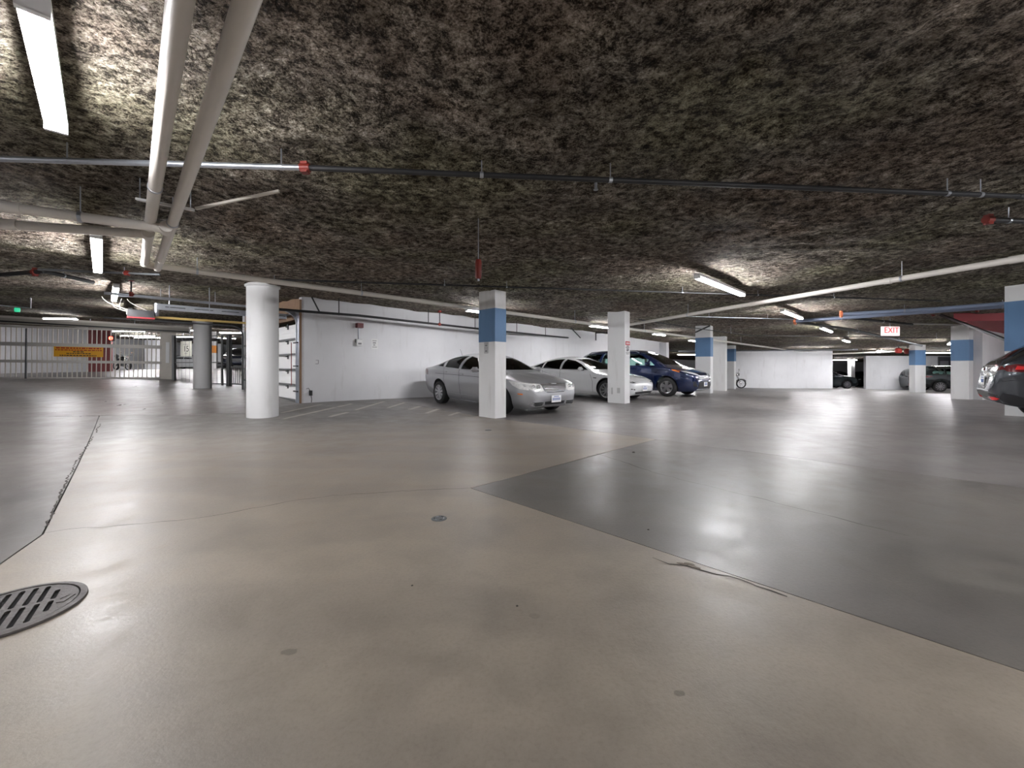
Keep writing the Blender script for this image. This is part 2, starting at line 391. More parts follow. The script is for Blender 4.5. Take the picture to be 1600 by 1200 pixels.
# ------------------------------------------------------------------ ceiling
xs = np.r_[np.arange(XL, -9, .4), np.arange(-9, 9, .07), np.arange(9, XR+.4, .35)]
ys = np.r_[np.arange(YB, 1.4, .5), np.arange(1.4, 10, .07), np.arange(10, YT+.4, .35)]
XX, YY = np.meshgrid(xs, ys, indexing='ij'); ZZ = ground_np(XX, YY)+CEIL; nx, ny = XX.shape
vs = []
for i in range(nx):
    for j in range(ny):
        x, y = XX[i, j], YY[i, j]
        h = .05*noise.noise((x*.5, y*.5, 1.3))+.03*noise.noise((x*1.9, y*1.9, 4.1))
        if -9 <= x <= 9 and 1.4 <= y <= 10: h += .022*noise.noise((x*6, y*6, 9.0))+.010*noise.noise((x*15, y*15, 2.0))
        else: h += .025*noise.noise((x*2.6, y*2.6, 7.0))
        vs.append((x, y, ZZ[i, j]+h))
mb = MB(); mb.add(vs, [(i*ny+j, i*ny+j+1, (i+1)*ny+j+1, (i+1)*ny+j) for i in range(nx-1) for j in range(ny-1)])
me = bpy.data.meshes.new('ceiling'); me.from_pydata(mb.v, [], mb.f); me.materials.append(M_FIB); me.polygons.foreach_set('use_smooth', [True]*len(me.polygons))
ceiling = struct(bpy.data.objects.new('ceiling', me)); COL.objects.link(ceiling)

# ------------------------------------------------------------------ walls
def wall(name, a, b, z0, z1, th=.2, m=None, side=1, struct_=True):
    a = Vector((a[0], a[1])); b = Vector((b[0], b[1])); d = (b-a).normalized(); n = Vector((-d.y, d.x))*side*th
    mb = MB(); mb.prism([a, b, b+n, a+n], z0, z1); o = mb.build(name, m or M_WALL)
    if struct_: struct(o)
    return o
wall('wall_back', uv(3.6, 11.2), uv(24.6, 11.2), -.6, 2.95)
wall('wall_back_return', W(1018, 0, 25.4).xy, W(1041, 0, 24.2).xy, -.7, 2.5, side=1)
wall('wall_far', W(1128, 0, 30.2).xy, W(1301, 0, 29.8).xy, -1.2, 1.1+24*29.8/640)
wall('wall_far_right', W(1353, 0, 31).xy, W(1560, 0, 31).xy, -1.6, 1.1+16*31/640)
wall('wall_left_end', (XL, YB), (XL, YT), -1, 4.2, side=1); wall('wall_right_end', (XR, YB), (XR, YT), -2, 3.5, side=-1)
wall('wall_rear', (XL, YB), (XR, YB), -1.5, 3.6, side=-1); wall('wall_front_end', (XL, YT), (XR, YT), -2.2, 4.2, side=1)
# beyond the gate
a = W(-80, 0, 21.5).xy; b = W(61, 0, 24).xy; c = W(138, 0, 25).xy; d = W(174, 0, 25.5).xy
wall('wall_exit_ramp', a, b, 0, 3.6); wall('wall_exit_ramp_end', b, c, 0, 3.6); wall('wall_exit_red', c, d, 0, 3.6, m=M_REDP)
wall('wall_beyond_gate', W(176, 0, 38).xy, W(214, 0, 39).xy, 0, 3.4); wall('wall_beyond_gate_far', W(226, 0, 36).xy, W(250, 0, 36).xy, 0, 3.4)
wall('wall_behind_fence', W(277, 0, 43).xy, W(345, 0, 42).xy, 0, 3.4)
# lobby at the right: plain wall with a red soffit band over it
q0 = W(1535, 0, 15.0); q1 = W(1640, 0, 24.0); dn = (q1-q0).normalized()
lob = wall('wall_lobby', q0.xy, q1.xy, -.9, 2.60, th=.25, side=1)
mb = MB(); mb.prism([W(1490, 0, 12.3).xy, W(1800, 0, 11.9).xy, W(1800, 0, 22).xy, W(1640, 0, 24).xy, W(1535, 0, 15.05).xy], 2.45, 2.95)
red = struct(mb.build('trim_1', M_RED))

# ------------------------------------------------------------------ pillars
def pillar(label, corner, lx, rx, Y, ang, band=None, m_band=None, group='square concrete pillars', top=None, name='concrete_pillar'):
    px, py = corner; z0 = gz((px-800)/F*Y, Y); A = Vector(((px-800)/F*Y, Y))
    r = Vector((math.cos(ang), math.sin(ang))); l = Vector((-r.y, r.x))
    def hit(d, q):   # length along d to reach pixel column q
        k = (q-800)/F; return (k*A.y-A.x)/(d.x-k*d.y)
    lr = hit(r, rx); ll = hit(l, lx); lr = min(max(lr, .28), .8); ll = min(max(ll, .28), .9)
    t = thing(name, label, 'pillar', (A.x, A.y, z0), ang, group)
    h = (top or CEIL+.12); P = [(0, 0), (lr, 0), (lr, ll), (0, ll)]
    mb = MB(); mb.prism(P, -.1, h); mb.build('shaft', M_PIL, t)
    if band:
        zt = (CH+(HY-band[0])*Y/F)-z0; zb = (CH+(HY-band[1])*Y/F)-z0; e = .004
        mb = MB(); mb.prism([(-e, -e), (lr+e, -e), (lr+e, ll+e), (-e, ll+e)], zb, zt); o = mb.build('painted_band', m_band or M_BLUE, t)
        o['label'] = 'blue painted band' if m_band is None else 'orange painted band'
    return t, lr, ll, z0
A45 = math.pi/4
p2 = pillar('white square pillar with blue band standing in front of the silver sedan', (773.5, 653.5), 748.4, 790.5, 8.64, A45, (481, 533.5))
p3 = pillar('plain white square pillar with red-headed notice before the white sedan', (976, 630.5), 949.5, 984, 12.03, A45)
p4 = pillar('blue-banded white pillar beside the nose of the navy minivan', (1110, 615), 1086.5, 1114, 16.4, A45, (527, 557))
p5 = pillar('plain white pillar without a band between two blue-banded ones', (1133, 611), 1112, 1136, 20.3, A45)
p6 = pillar('small blue-banded pillar with the motorcycle wheel showing behind it', (1147, 608), 1135, 1150, 25.3, A45, (545, 564.5))
p7 = pillar('large blue-banded white pillar left of the charcoal hatchback', (1514, 624.5), 1485.5, 1520.5, 15.05, math.radians(24), (530.5, 563.5))
p8 = pillar('blue-banded pillar in front of the dark wagon tail', (1430, 613), 1420.5, 1446.5, 23.4, 0.0, (547, 570.5))
p9 = pillar('tall blue-banded pillar behind the charcoal hatchback at the picture edge', (1602, 640), 1589.5, 1628, 8.35, math.radians(24), (469, 548))
p10 = pillar('distant pillar with an orange band beyond the fence', (338, 578), 331, 343, 30, math.radians(120), (540, 551.5), M_ORANGE)
p11 = pillar('distant white pillar between dark parked cars in the gap of the far walls', (1330, 600), 1325, 1337, 38, math.radians(30))
def roundcol(label, px, Y, r, name='round_column'):
    x = (px-800)/F*Y; z = gz(x, Y); t = thing(name, label, 'column', (x, Y, z), 0, 'round white columns')
    h = CEIL+.1; mb = MB(); prof = [(0, -.05), (r*1.0, -.05)]
    prof += [(r*(1+.002*math.sin(k*2.1)), .05+k*(h-.05)/26) for k in range(27)]+[(0, h)]
    mb.lathe(prof, seg=48); mb.build('shaft', M_PIL, t, smooth=40)
    mb = MB(); mb.lathe([(r+.006, h-.15), (r+.03, h-.14), (r+.03, h-.09), (r+.006, h-.08), (r-.05, h-.08), (r-.05, h-.15)], seg=40, close=True); mb.build('collar', M_PIL, t, smooth=40)
    return t
roundcol('thick round white column beside the sectional garage door', 410.5, 8.55, .293)
roundcol('farther round white column in front of the speed limit sign', 316.5, 16.8, .31)

# ------------------------------------------------------------------ lamps
def make_lamp(length, n=1):
    t = thing('strip_light', '', 'light', (0, 0, 0))
    mb = MB(); mb.box((0, 0, .035), (length*n, .10, .05)); mb.build('housing', M_WHITEM, t)
    for i in range(n):
        for s_ in (-.028, .028):
            c = (i-(n-1)/2)*length; mb = MB()
            mb.tube([(c-length/2+.03, s_, -.015), (c+length/2-.03, s_, -.015)], .014, 8); mb.build('tube', M_TUBE, t, smooth=40)
    for c in [(i-n/2)*length for i in range(n+1)]:
        mb = MB(); mb.box((c*.985, 0, -.004), (.03, .10, .045)); mb.build('end_cap', M_WHITEM, t)
    return t
LP1 = make_lamp(1.22, 1); LP2 = make_lamp(1.22, 2); index_children(); used = {1: False, 2: False}
def lamp(x, y, ang, label, n=2, drop=.17, group='fluorescent strip lights'):
    src = LP1 if n == 1 else LP2
    o = src if not used[n] else copy_tree(src); used[n] = True
    o.location = (x, y, cz(x, y)-drop); o.rotation_euler = (0, 0, ang); o['label'] = label; o['group'] = group
    return o
dA, dB = A45, A45*3
# aisle row (along d2) at the left
x, y = uv(-.2, 3.15); lamp(x, y, dB, 'strip light nearest the camera above the twin white pipes', 1)
x, y = uv(-.05, 7.75); lamp(x, y, dB, 'strip light just under the left branch of the white pipes', 2)
x, y = uv(.2, 12.8); lamp(x, y, dB, 'strip light in front of the garage door opener box', 2)
x, y = uv(.6, 17.6); lamp(x, y, dB, 'strip light over the header of the exit gate', 1)
# aisle row (along d1)
for u, lb in ((8.1, 'twin strip light high over the open aisle, right of the middle'), (13.9, 'strip light beyond the slanting white pipe'), (19.8, 'strip light left of the exit sign'), (25.6, 'strip light under which the exit sign hangs in the distance')):
    x, y = uv(u, 2.6); lamp(x, y, dA, lb, 2)
for u, lb in ((7.4, 'strip light hidden behind the blue-banded pillar over the silver sedan'), (13.1, 'strip light over the white sedan'), (18.0, 'strip light over the navy minivan'), (22.0, 'farthest strip light along the white wall')):
    x, y = uv(u, 8.5); lamp(x, y, dA, lb, 1)
p = W(1267, 537, 26.3); lamp(p.x, p.y, 0, 'long strip light over the far white wall', 2)
p = W(1390, 537, 27); lamp(p.x, p.y, .2, 'strip light left of the far blue-banded pillar', 1)
p = W(1467, 541, 27.5); lamp(p.x, p.y, .1, 'strip light between the two right-hand blue-banded pillars', 2)
for px, Y, lb in ((1080, 34, 'strip light seen over the minivan bonnet'), (1320, 38, 'strip light in the gap between the far walls'), (-60, 20, 'strip light over the exit ramp at the left edge'),
                  (215, 31, 'strip light over the parked motorcycle'), (300, 33, 'strip light beyond the speed limit sign'), (375, 26, 'strip light beyond the pedestrian gate'), (95, 15.9, 'strip light in front of the exit gate header'), (235, 33, 'added strip light brightening the pale columns beyond the exit gate'), (195, 26.5, 'added fill strip light beside the red signal lamp'), (290, 25, 'added fill strip light just behind the wire fence'), (345, 35, 'added fill strip light over the orange-banded pillar')):  # the last few lamps are added to brighten beyond gate and fence
    x = (px-800)/F*Y
    lamp(x, Y, .1, lb, 1 if px in (95, -60) else 2)
# the rows go on behind the photographer and to the right
for u, v, a in ((4.3, -2.6, dB), (.6, -4.2, dB), (2.4, -7.5, dA), (9.5, -5.5, dA), (15, -6.5, dA), (21, -6.5, dA), (-7, -3, dB), (-10, 12, dA), (27, -9, dA), (30, -1, dA), (-7, 6, dB), (36, 2, dA)):
    x, y = uv(u, v); lamp(x, y, a, 'strip light of the rows behind the photographer', 2, group='strip lights outside the picture')

# ------------------------------------------------------------------ cars
def interp(tab, s):
    tab = np.array(tab, float); x = tab[:, 0]; y = tab[:, 1]; h = np.diff(x); dl = np.diff(y)/h
    m = np.zeros(len(x)); m[0] = dl[0]; m[-1] = dl[-1]
    for i in range(1, len(x)-1):
        m[i] = 0 if dl[i-1]*dl[i] <= 0 else 2*dl[i-1]*dl[i]/(dl[i-1]+dl[i])
    s = np.clip(np.asarray(s, float), x[0], x[-1]); i = np.clip(np.searchsorted(x, s)-1, 0, len(x)-2)
    t = (s-x[i])/h[i]
    return (2*t**3-3*t**2+1)*y[i]+(t**3-2*t**2+t)*h[i]*m[i]+(-2*t**3+3*t**2)*y[i+1]+(t**3-t**2)*h[i]*m[i+1]
class Shell:
    def __init__(s, sp, ins=0.0): s.sp = sp; s.ins = ins; s.L = sp['L']
    def prof(s, q):
        sp = s.sp; zt = interp(sp['zt'], q)-s.ins; zs = np.minimum(interp(sp['zs'], q), zt-.012); zb = np.minimum(interp(sp['zb'], q), zs-.012)
        return zt, zs, zb, interp(sp['W'], q)-s.ins
    def expo(s, zt, zs): return 2.0+np.clip((zt-zs-.05)/.3, 0, 1)*s.sp.get('px', 1.6)
    def hw(s, q, z):
        zt, zs, zb, Wd = s.prof(q); z = np.asarray(z, float); t = np.clip((zs-z)/np.maximum(zs-zb, .01), 0, 1)
        low = Wd*(1-s.sp.get('sc', .045)*t**2-.10*t**7+s.sp.get('bl', .012)*np.exp(-((t-.35)/.12)**2)-s.sp.get('bl', .012)*.35)
        k = s.sp['k']; r = np.clip((z-zs)/np.maximum(zt-zs, .01), 0, 1)
        p = s.expo(zt, zs)
        kk = k*np.clip((zt-zs-.08)/.2, 0, 1)
        up = (Wd*(1-s.sp.get('bl', .012)*.35)-kk*(z-zs))*np.maximum(0, 1-r**p)**(1/2.3)
        out = np.where(z < zs, low, up)
        return np.where((z > zt) | (z < zb), -1.0, out)
    def section(s, q, nb=13, nt_=13, floor=None):
        zt, zs, zb, Wd = [float(a) for a in s.prof(q)]
        if floor is not None: zb = max(zb, floor); zb = min(zb, zs-.01)
        pts = [(0, zb)]
        y0 = float(s.hw(q, zb+1e-4)) if floor is None else float(s.hw(q, zb+1e-4))
        pts.append((y0*.6, zb))
        for i in range(nb): z = zb+(zs-zb)*i/nb+1e-4; pts.append((float(s.hw(q, z)), z))
        p = float(s.expo(zt, zs))
        for i in range(nt_+1):
            th = math.pi/2*i/nt_; r = math.sin(th)**(2/p); z = zs+(zt-zs)*r
            pts.append((max(0, float(s.hw(q, min(z, zt-1e-6)))) if i < nt_ else 0, z))
        return pts
    def mesh(s, qs, mat_, name, floor=None):
        vs = []; fs = []; secs = []
        for q in qs:
            pts = s.section(q, floor=floor); full = pts+[(-y, z) for y, z in pts[-2:0:-1]]; secs.append(len(full)); 
            vs += [(s.L/2-q, y, z) for y, z in full]
        n = secs[0]
        for i in range(len(qs)-1):
            for k in range(n):
                k2 = (k+1) % n; fs.append((i*n+k, i*n+k2, (i+1)*n+k2, (i+1)*n+k))
        fs.append(tuple(range(n))); fs.append(tuple((len(qs)-1)*n+k for k in range(n))[::-1])
        mb = MB(); mb.add(vs, fs); return mb.mesh(name, mat_)
    # projections of a 2-D outline on the shell
    def side(s, a, z, sg): return Vector((s.L/2-a, sg*float(s.hw(a, z)), z)), Vector((0, sg, 0))
    def front(s, y, z, rear=False, lim=None):
        rng = np.linspace(0, lim or s.L*.55, 500)
        if rear: rng = s.L-rng
        w_ = s.hw(rng, z*np.ones_like(rng)); ok = np.where(w_ >= abs(y))[0]
        i = int(ok[0]) if len(ok) else 60
        q = rng[i]
        if i > 0 and len(ok):
            a, b = rng[i-1], rng[i]
            for _ in range(12):
                m = (a+b)/2
                if float(s.hw(m, z)) >= abs(y): b = m
                else: a = m
            q = b
        return Vector((s.L/2-q, y, z)), Vector((-1 if rear else 1, 0, 0))
    def top(s, a, y):
        zt, zs, zb, Wd = [float(v) for v in s.prof(a)]; lo, hi = zs-.1, zt
        for _ in range(20):
            m = (lo+hi)/2
            if float(s.hw(a, m)) >= abs(y): lo = m
            else: hi = m
        return Vector((s.L/2-a, y, lo)), Vector((0, 0, 1))
def grid_poly(poly, step):
    bm = bmesh.new(); bm.faces.new([bm.verts.new((a, b, 0)) for a, b in poly])
    for ax in (0, 1):
        lo = min(p[ax] for p in poly); hi = max(p[ax] for p in poly); n = max(1, int((hi-lo)/step))
        for i in range(1, n):
            q = lo+(hi-lo)*i/n
            bmesh.ops.bisect_plane(bm, geom=bm.verts[:]+bm.edges[:]+bm.faces[:], plane_co=(q, 0, 0) if ax == 0 else (0, q, 0), plane_no=(1, 0, 0) if ax == 0 else (0, 1, 0))
    bmesh.ops.triangulate(bm, faces=[f for f in bm.faces if len(f.verts) > 4]); return bm
def patch(name, poly, fn, m, parent, off=.006, th=.012, step=.08, smooth=40):
    bm = grid_poly(poly, step); bm.verts.ensure_lookup_table(); n = len(bm.verts)
    outer = []; inner = []
    for v in bm.verts:
        p, d = fn(v.co.x, v.co.y); outer.append(p+d*off); inner.append(p+d*(off-th))
    fs = [tuple(v.index for v in f.verts) for f in bm.faces]
    es = [(e.verts[0].index, e.verts[1].index) for e in bm.edges if len(e.link_faces) == 1]
    F_ = fs+[tuple(i+n for i in f)[::-1] for f in fs]+[(a, b, b+n, a+n) for a, b in es]
    mb = MB(); mb.add(outer+inner, F_); bm.free()
    return mb.build(name, m, parent, smooth=smooth)
def line_patch(name, pts, w_, fn, m, parent, off=.003):
    vs = []; fs = []
    dense = []
    for a, b in zip(pts[:-1], pts[1:]):
        k = max(1, int(math.dist(a, b)/.06)); dense += [(a[0]+(b[0]-a[0])*i/k, a[1]+(b[1]-a[1])*i/k) for i in range(k)]
    dense.append(pts[-1])
    for i, p in enumerate(dense):
        q0 = dense[max(0, i-1)]; q1 = dense[min(len(dense)-1, i+1)]; d = Vector((q1[0]-q0[0], q1[1]-q0[1])).normalized(); n_ = Vector((-d.y, d.x))*w_/2
        for sg in (-1, 1):
            P, dr = fn(p[0]+n_.x*sg, p[1]+n_.y*sg); vs.append(P+dr*off)
            vs.append(P-dr*.004)
    for i in range(len(dense)-1):
        o = i*4; fs += [(o, o+2, o+6, o+4), (o, o+4, o+5, o+1), (o+2, o+3, o+7, o+6)]
    mb = MB(); mb.add(vs, fs); return mb.build(name, m, parent)
def wheel(parent, x, y, r, wd, style, side_, zc=None, rim=M_ALLOY, rr=.68):
    t_ = MB(); pr = [(r*.66, -wd/2+.01), (r*.9, -wd/2), (r*.97, -wd/2+.018), (r, -wd/2+.05), (r, wd/2-.05), (r*.97, wd/2-.018), (r*.9, wd/2), (r*.66, wd/2-.01)]
    t_.lathe(pr, axis='Y', seg=36, close=True); o = t_.build('wheel', M_RUB, parent, smooth=50, loc=(x, y, zc or r))
    R_ = MB(); k = side_; ri = r*rr
    R_.lathe([(ri, k*(wd/2-.004)), (ri*.93, k*(wd/2-.012)), (ri*.90, k*(wd/2-.07)), (ri*.90, -k*wd*.3), (ri*.98, -k*wd*.3), (ri*.99, k*(wd/2-.02))], axis='Y', seg=36, close=True)
    R_.lathe([(0, k*(wd/2-.02)), (.055, k*(wd/2-.022)), (.062, k*(wd/2-.045)), (0, k*(wd/2-.06))], axis='Y', seg=16)
    n = {'five': 5, 'ten': 10, 'cover': 7, 'fan': 10}[style]; wsp = {'five': .060, 'ten': .022, 'cover': .055, 'fan': .026}[style]
    for i in range(n):
        a = 2*math.pi*i/n+.3
        c, s_ = math.cos(a), math.sin(a); tx, tz = -s_, c; w0, w1 = wsp*.62, wsp*(1.25 if style != 'ten' else .8); y0 = k*(wd/2-.018); y1 = k*(wd/2-.06)
        vs = [(c*.04+tx*w0, y0, s_*.04+tz*w0), (c*.04-tx*w0, y0, s_*.04-tz*w0), (c*ri*.93-tx*w1, y0, s_*ri*.93-tz*w1), (c*ri*.93+tx*w1, y0, s_*ri*.93+tz*w1)]
        vs += [(v[0], y1, v[2]) for v in vs]
        R_.add(vs, [(0,1,2,3), (4,7,6,5), (0,4,5,1), (1,5,6,2), (2,6,7,3), (3,7,4,0)])
    b = R_.build('rim', rim, o, smooth=35)
    D = MB(); D.lathe([(0, k*(wd*.02)), (ri*.89, k*(wd*.02)), (ri*.89, -k*.03), (0, -k*.03)], axis='Y', seg=24); D.build('brake_disc', M_DKM, o)
    return o
def seat(parent, x, y, z0):
    mb = MB(); mb.box((x, y, z0+.08), (.50, .50, .16)); R = Matrix.Rotation(-.28, 3, 'Y')
    mb.box(Vector((x-.28, y, z0+.33)), (.13, .46, .52), R=R); mb.box(Vector((x-.37, y, z0+.645)), (.09, .24, .13), R=R)
    me = mb.mesh('seat', M_SEAT); bm = bmesh.new(); bm.from_mesh(me)
    bmesh.ops.bevel(bm, geom=bm.edges[:], offset=.035, segments=2, affect='EDGES', profile=.6); bm.to_mesh(me); bm.free()
    me.polygons.foreach_set('use_smooth', [True]*len(me.polygons))
    o = bpy.data.objects.new('seat', me); COL.objects.link(o); o.parent = parent; return o
def boolean(me, cutters, name):
    o = bpy.data.objects.new(name, me); COL.objects.link(o); tmp = []
    for cm in cutters:
        c = bpy.data.objects.new('cutter', cm); COL.objects.link(c); tmp.append(c)
        md = o.modifiers.new('b', 'BOOLEAN'); md.operation = 'DIFFERENCE'; md.object = c; md.solver = 'EXACT'; md.material_mode = 'TRANSFER'
    dg = bpy.context.evaluated_depsgraph_get(); dg.update(); out = bpy.data.meshes.new_from_object(o.evaluated_get(dg))
    bpy.data.objects.remove(o)
    for c in tmp: bpy.data.objects.remove(c)
    return out
def plate(parent, c, rz, w_=.305, h=.155, ry=0):
    o = MB().box((0, 0, 0), (.008, w_, h)).build('license_plate', M_PAPER, parent, loc=c); o.rotation_euler = (0, ry, rz)
    mb = MB()
    for i in range(6): mb.box((.0055, -.105+.042*i, -.005), (.004, .022, .06))
    mb.box((.0055, 0, .055), (.004, .16, .018)); mb.build('lettering', M_INKB, o)
    return o
def make_car(name, label, sp, loc, head, group='parked cars', full=True):
    x, y = loc; t = thing(name, label, 'car', (x, y, gz(x, y)), head, group)
    # settle on the sloping floor
    f = Vector((math.cos(head), math.sin(head))); dz = gz(x+f.x*1.4, y+f.y*1.4)-gz(x-f.x*1.4, y-f.y*1.4)
    t.rotation_euler = (0, -math.atan2(dz, 2.8), head)
    L_ = sp['L']; sh = Shell(sp); paint = sp['paint']
    qs = sorted(set([round(v, 4) for v in list(np.linspace(0, L_, 74))+[.006, .02, .04, .07, .1, .14, L_-.006, L_-.02, L_-.045, L_-.08, L_-.12]]))
    body = sh.mesh(qs, paint, 'body'); cut = []
    r = sp['r']; wx = [L_/2-sp['xf'], L_/2-sp['xr']]; W0 = sp['Wm']
    for X in wx:
        for sg in (-1, 1):
            mb = MB(); ra = r+sp.get('gap', .055); mb.tube([(X, sg*(W0-.30), r+.01), (X, sg*(W0+.3), r+.01)], ra, 40); cut.append(mb.mesh('arch', M_BLKP))
    if full:
        cin = Shell(sp, .045); c0, c1 = sp['cab']; cut.append(cin.mesh(list(np.linspace(c0, c1, 26)), M_INT, 'cavity', floor=sp.get('cf', .5)))
        for poly in sp['win']:
            n = len(poly); vs = [(L_/2-a, yy, z) for yy in (-1.4, 1.4) for a, z in poly]
            mb = MB(); mb.add(vs, [tuple(range(n)), tuple(range(n, 2*n))[::-1]]+[(i, i+n, (i+1) % n+n, (i+1) % n) for i in range(n)]); cut.append(mb.mesh('w', M_INT))
        for poly, xa, xb in ((sp['ws'], -.5, (c0+c1)/2), (sp['rw'], (c0+c1)/2, L_+.5)):
            n = len(poly); vs = [(L_/2-a, yy, z) for a in (xa, xb) for yy, z in poly]
            mb = MB(); mb.add(vs, [tuple(range(n)), tuple(range(n, 2*n))[::-1]]+[(i, i+n, (i+1) % n+n, (i+1) % n) for i in range(n)]); cut.append(mb.mesh('w', M_INT))
    bm_ = boolean(body, cut, 'body'); bm_.polygons.foreach_set('use_smooth', [True]*len(bm_.polygons)); bm_.set_sharp_from_angle(angle=math.radians(32)); bm_.name = 'body'
    o = bpy.data.objects.new('body', bm_); COL.objects.link(o); o.parent = t
    gl = sp.get('glass', M_GL) if full else M_BLKP
    off = -.004 if full else .004
    ex = 1.03
    def grow(poly, k=.012):
        cx = sum(p[0] for p in poly)/len(poly); cy = sum(p[1] for p in poly)/len(poly)
        return [(p[0]+(k if p[0] > cx else -k), p[1]+(k if p[1] > cy else -k)) for p in poly]
    for sg in (-1, 1):
        for poly in sp['win']: patch('side_window', grow(poly), lambda a, z, sg=sg: sh.side(a, z, sg), gl, t, off=off, th=.005, step=.12)
    patch('windshield', grow(sp['ws']), lambda a, z: sh.front(a, z), gl, t, off=off*2, th=.006, step=.10)
    patch('rear_window', grow(sp['rw']), lambda a, z: sh.front(a, z, True), gl, t, off=off*2, th=.006, step=.10)
    for X in wx:
        for sg in (-1, 1): wheel(t, X, sg*(W0-.118), r, sp.get('tw', .215), sp['rim'], sg, rr=sp.get('rr', .68))
    if full:
        for (sx, ys_) in sp['seats']:
            for yy in ys_: seat(t, L_/2-sx, yy, sp.get('sz', .42))
        mb = MB(); mb.tube([(L_/2-sp['swx']+.09*math.cos(a)*.5, .36+.185*math.sin(a), sp['swz']+.17*math.cos(a)) for a in [2*math.pi*i/20 for i in range(21)]], .016, 6); mb.build('steering_wheel', M_BLKP, t, smooth=60)
    return t, sh
def mir(sh, fn):   # apply for both sides
    for sg in (-1, 1): fn(sg)
def mirror_(t, sh, a, z, paint, sx=.13):
    for sg in (-1, 1):
        p, d = sh.side(a, z, sg); mb = MB(); mb.bar(p-d*.02, p+d*.10+Vector((0, 0, .02)), .05, .03); 
        me = None; c = p+d*.17+Vector((0, 0, .045)); m2 = MB(); m2.box(c, (sx, .20, .13)); me = m2.mesh('side_mirror', paint)
        bm = bmesh.new(); bm.from_mesh(me); bmesh.ops.bevel(bm, geom=bm.edges[:], offset=.04, segments=3, affect='EDGES'); bm.to_mesh(me); bm.free()
        me.polygons.foreach_set('use_smooth', [True]*len(me.polygons)); o = bpy.data.objects.new('side_mirror', me); COL.objects.link(o); o.parent = t
        mb.build('mirror_arm', M_BLKP, o)
def handle(t, sh, spots, m):
    for sg in (-1, 1):
        for a, z in spots:
            p, d = sh.side(a, z, sg); q, _ = sh.side(a+.17, z+.01, sg); mb = MB(); mb.tube([p, p+d*.028, q+d*.028, q], .011, 8); mb.build('door_handle', m, t, smooth=50)

P_SIL = mat('silver_car_paint', (.40,.405,.42), .33, .6, coat=.8); P_WHT = mat('white_car_paint', (.72,.73,.74), .22, coat=1)
P_NAV = mat('navy_car_paint', (.006,.015,.062), .18, .25, coat=1); P_CHA = mat('charcoal_car_paint', (.062,.068,.078), .24, .6, coat=1)
P_DKG = mat('dark_green_grey_car_paint', (.03,.04,.045), .24, .4, coat=1)

SED = dict(L=4.84, Wm=.905, paint=P_SIL, k=.34, r=.325, xf=.93, xr=3.70, rim='fan', rr=.66, sc=.055,
  zt=[(0,.50),(.02,.60),(.06,.70),(.14,.775),(.35,.845),(.7,.91),(1.05,.965),(1.32,1.0),(1.6,1.145),(1.95,1.31),(2.2,1.39),(2.5,1.432),(2.85,1.437),(3.2,1.41),(3.6,1.31),(3.95,1.175),(4.2,1.09),(4.32,1.062),(4.6,1.04),(4.74,1.0),(4.80,.90),(4.84,.66)],
  zs=[(0,.47),(.05,.60),(.2,.69),(.5,.775),(1.0,.865),(1.4,.905),(2.4,.935),(3.4,.975),(4.2,1.01),(4.55,.985),(4.72,.93),(4.84,.6)],
  zb=[(0,.40),(.05,.26),(.15,.20),(.6,.17),(1.4,.19),(3.2,.19),(4.2,.22),(4.6,.30),(4.78,.36),(4.84,.48)],
  W=[(0,.52),(.015,.62),(.05,.69),(.12,.755),(.25,.815),(.5,.868),(.9,.898),(2.4,.905),(3.8,.895),(4.3,.86),(4.6,.81),(4.74,.75),(4.81,.66),(4.84,.52)],
  cab=(1.45, 4.05), cf=.42,
  win=[[(1.72,1.0),(2.02,1.20),(2.22,1.30),(2.52,1.345),(2.60,1.01)], [(2.70,1.015),(2.64,1.35),(3.0,1.34),(3.30,1.285),(3.42,1.22),(3.40,1.045)], [(3.49,1.055),(3.51,1.20),(3.66,1.14),(3.80,1.07)]],
  ws=[(-.66,1.015),(.66,1.015),(.60,1.15),(.53,1.31),(-.53,1.31),(-.60,1.15)], rw=[(-.58,1.125),(.58,1.125),(.49,1.335),(-.49,1.335)],
  seats=[(2.35,(-.36,.36)), (3.25,(-.36,.36))], sz=.36, swx=1.92, swz=.93)
# near flank lies in the plane u = 6.35; nose at v = 5.45
def park(u_side, v_nose, sp): return uv(u_side+sp['Wm'], v_nose+sp['L']/2)
t, sh = make_car('silver_sedan', 'silver four-door sedan parked half behind the blue-banded pillar', SED, (-.57, 11.15), math.radians(-50))
fr = lambda y, z: sh.front(y, z)
for sg in (-1, 1):
    hl = [(.36*sg,.60),(.40*sg,.70),(.45*sg,.742),(.60*sg,.755),(.74*sg,.765),(.785*sg,.72),(.74*sg,.64),(.60*sg,.585),(.44*sg,.575)]
    o = patch('headlight', hl, fr, M_LAMP, t, off=.012, th=.03, step=.05)
    for cy in (.50, .64): p, d = sh.front(cy*sg, .675); MB().lathe([(0, .0), (.045, 0), (.052, .012), (.045, .018), (0, .012)], c=p+d*.012, axis='X', seg=16).build('lamp_bowl', M_CHR, o, smooth=40)
    patch('headlight', [(.10,.61),(.09,.71),(.28,.765),(.62,.80),(.50,.70),(.30,.625)], lambda a, z, sg=sg: sh.side(a, z, sg), M_LAMP, t, off=.010, th=.03, step=.05)
    patch('side_marker', [(.22,.50),(.22,.53),(.36,.53),(.34,.505)], lambda a, z, sg=sg: sh.side(a, z, sg), M_AMB, t, off=.006)
    patch('tail_light', [(4.42,.80),(4.44,.96),(4.60,.965),(4.70,.90),(4.70,.80)], lambda a, z, sg=sg: sh.side(a, z, sg), M_TAIL, t, off=.008)
gr = patch('grille', [(-.35,.60),(-.27,.545),(.27,.545),(.35,.60),(.385,.72),(-.385,.72)], fr, M_BLKP, t, off=.006, th=.02)
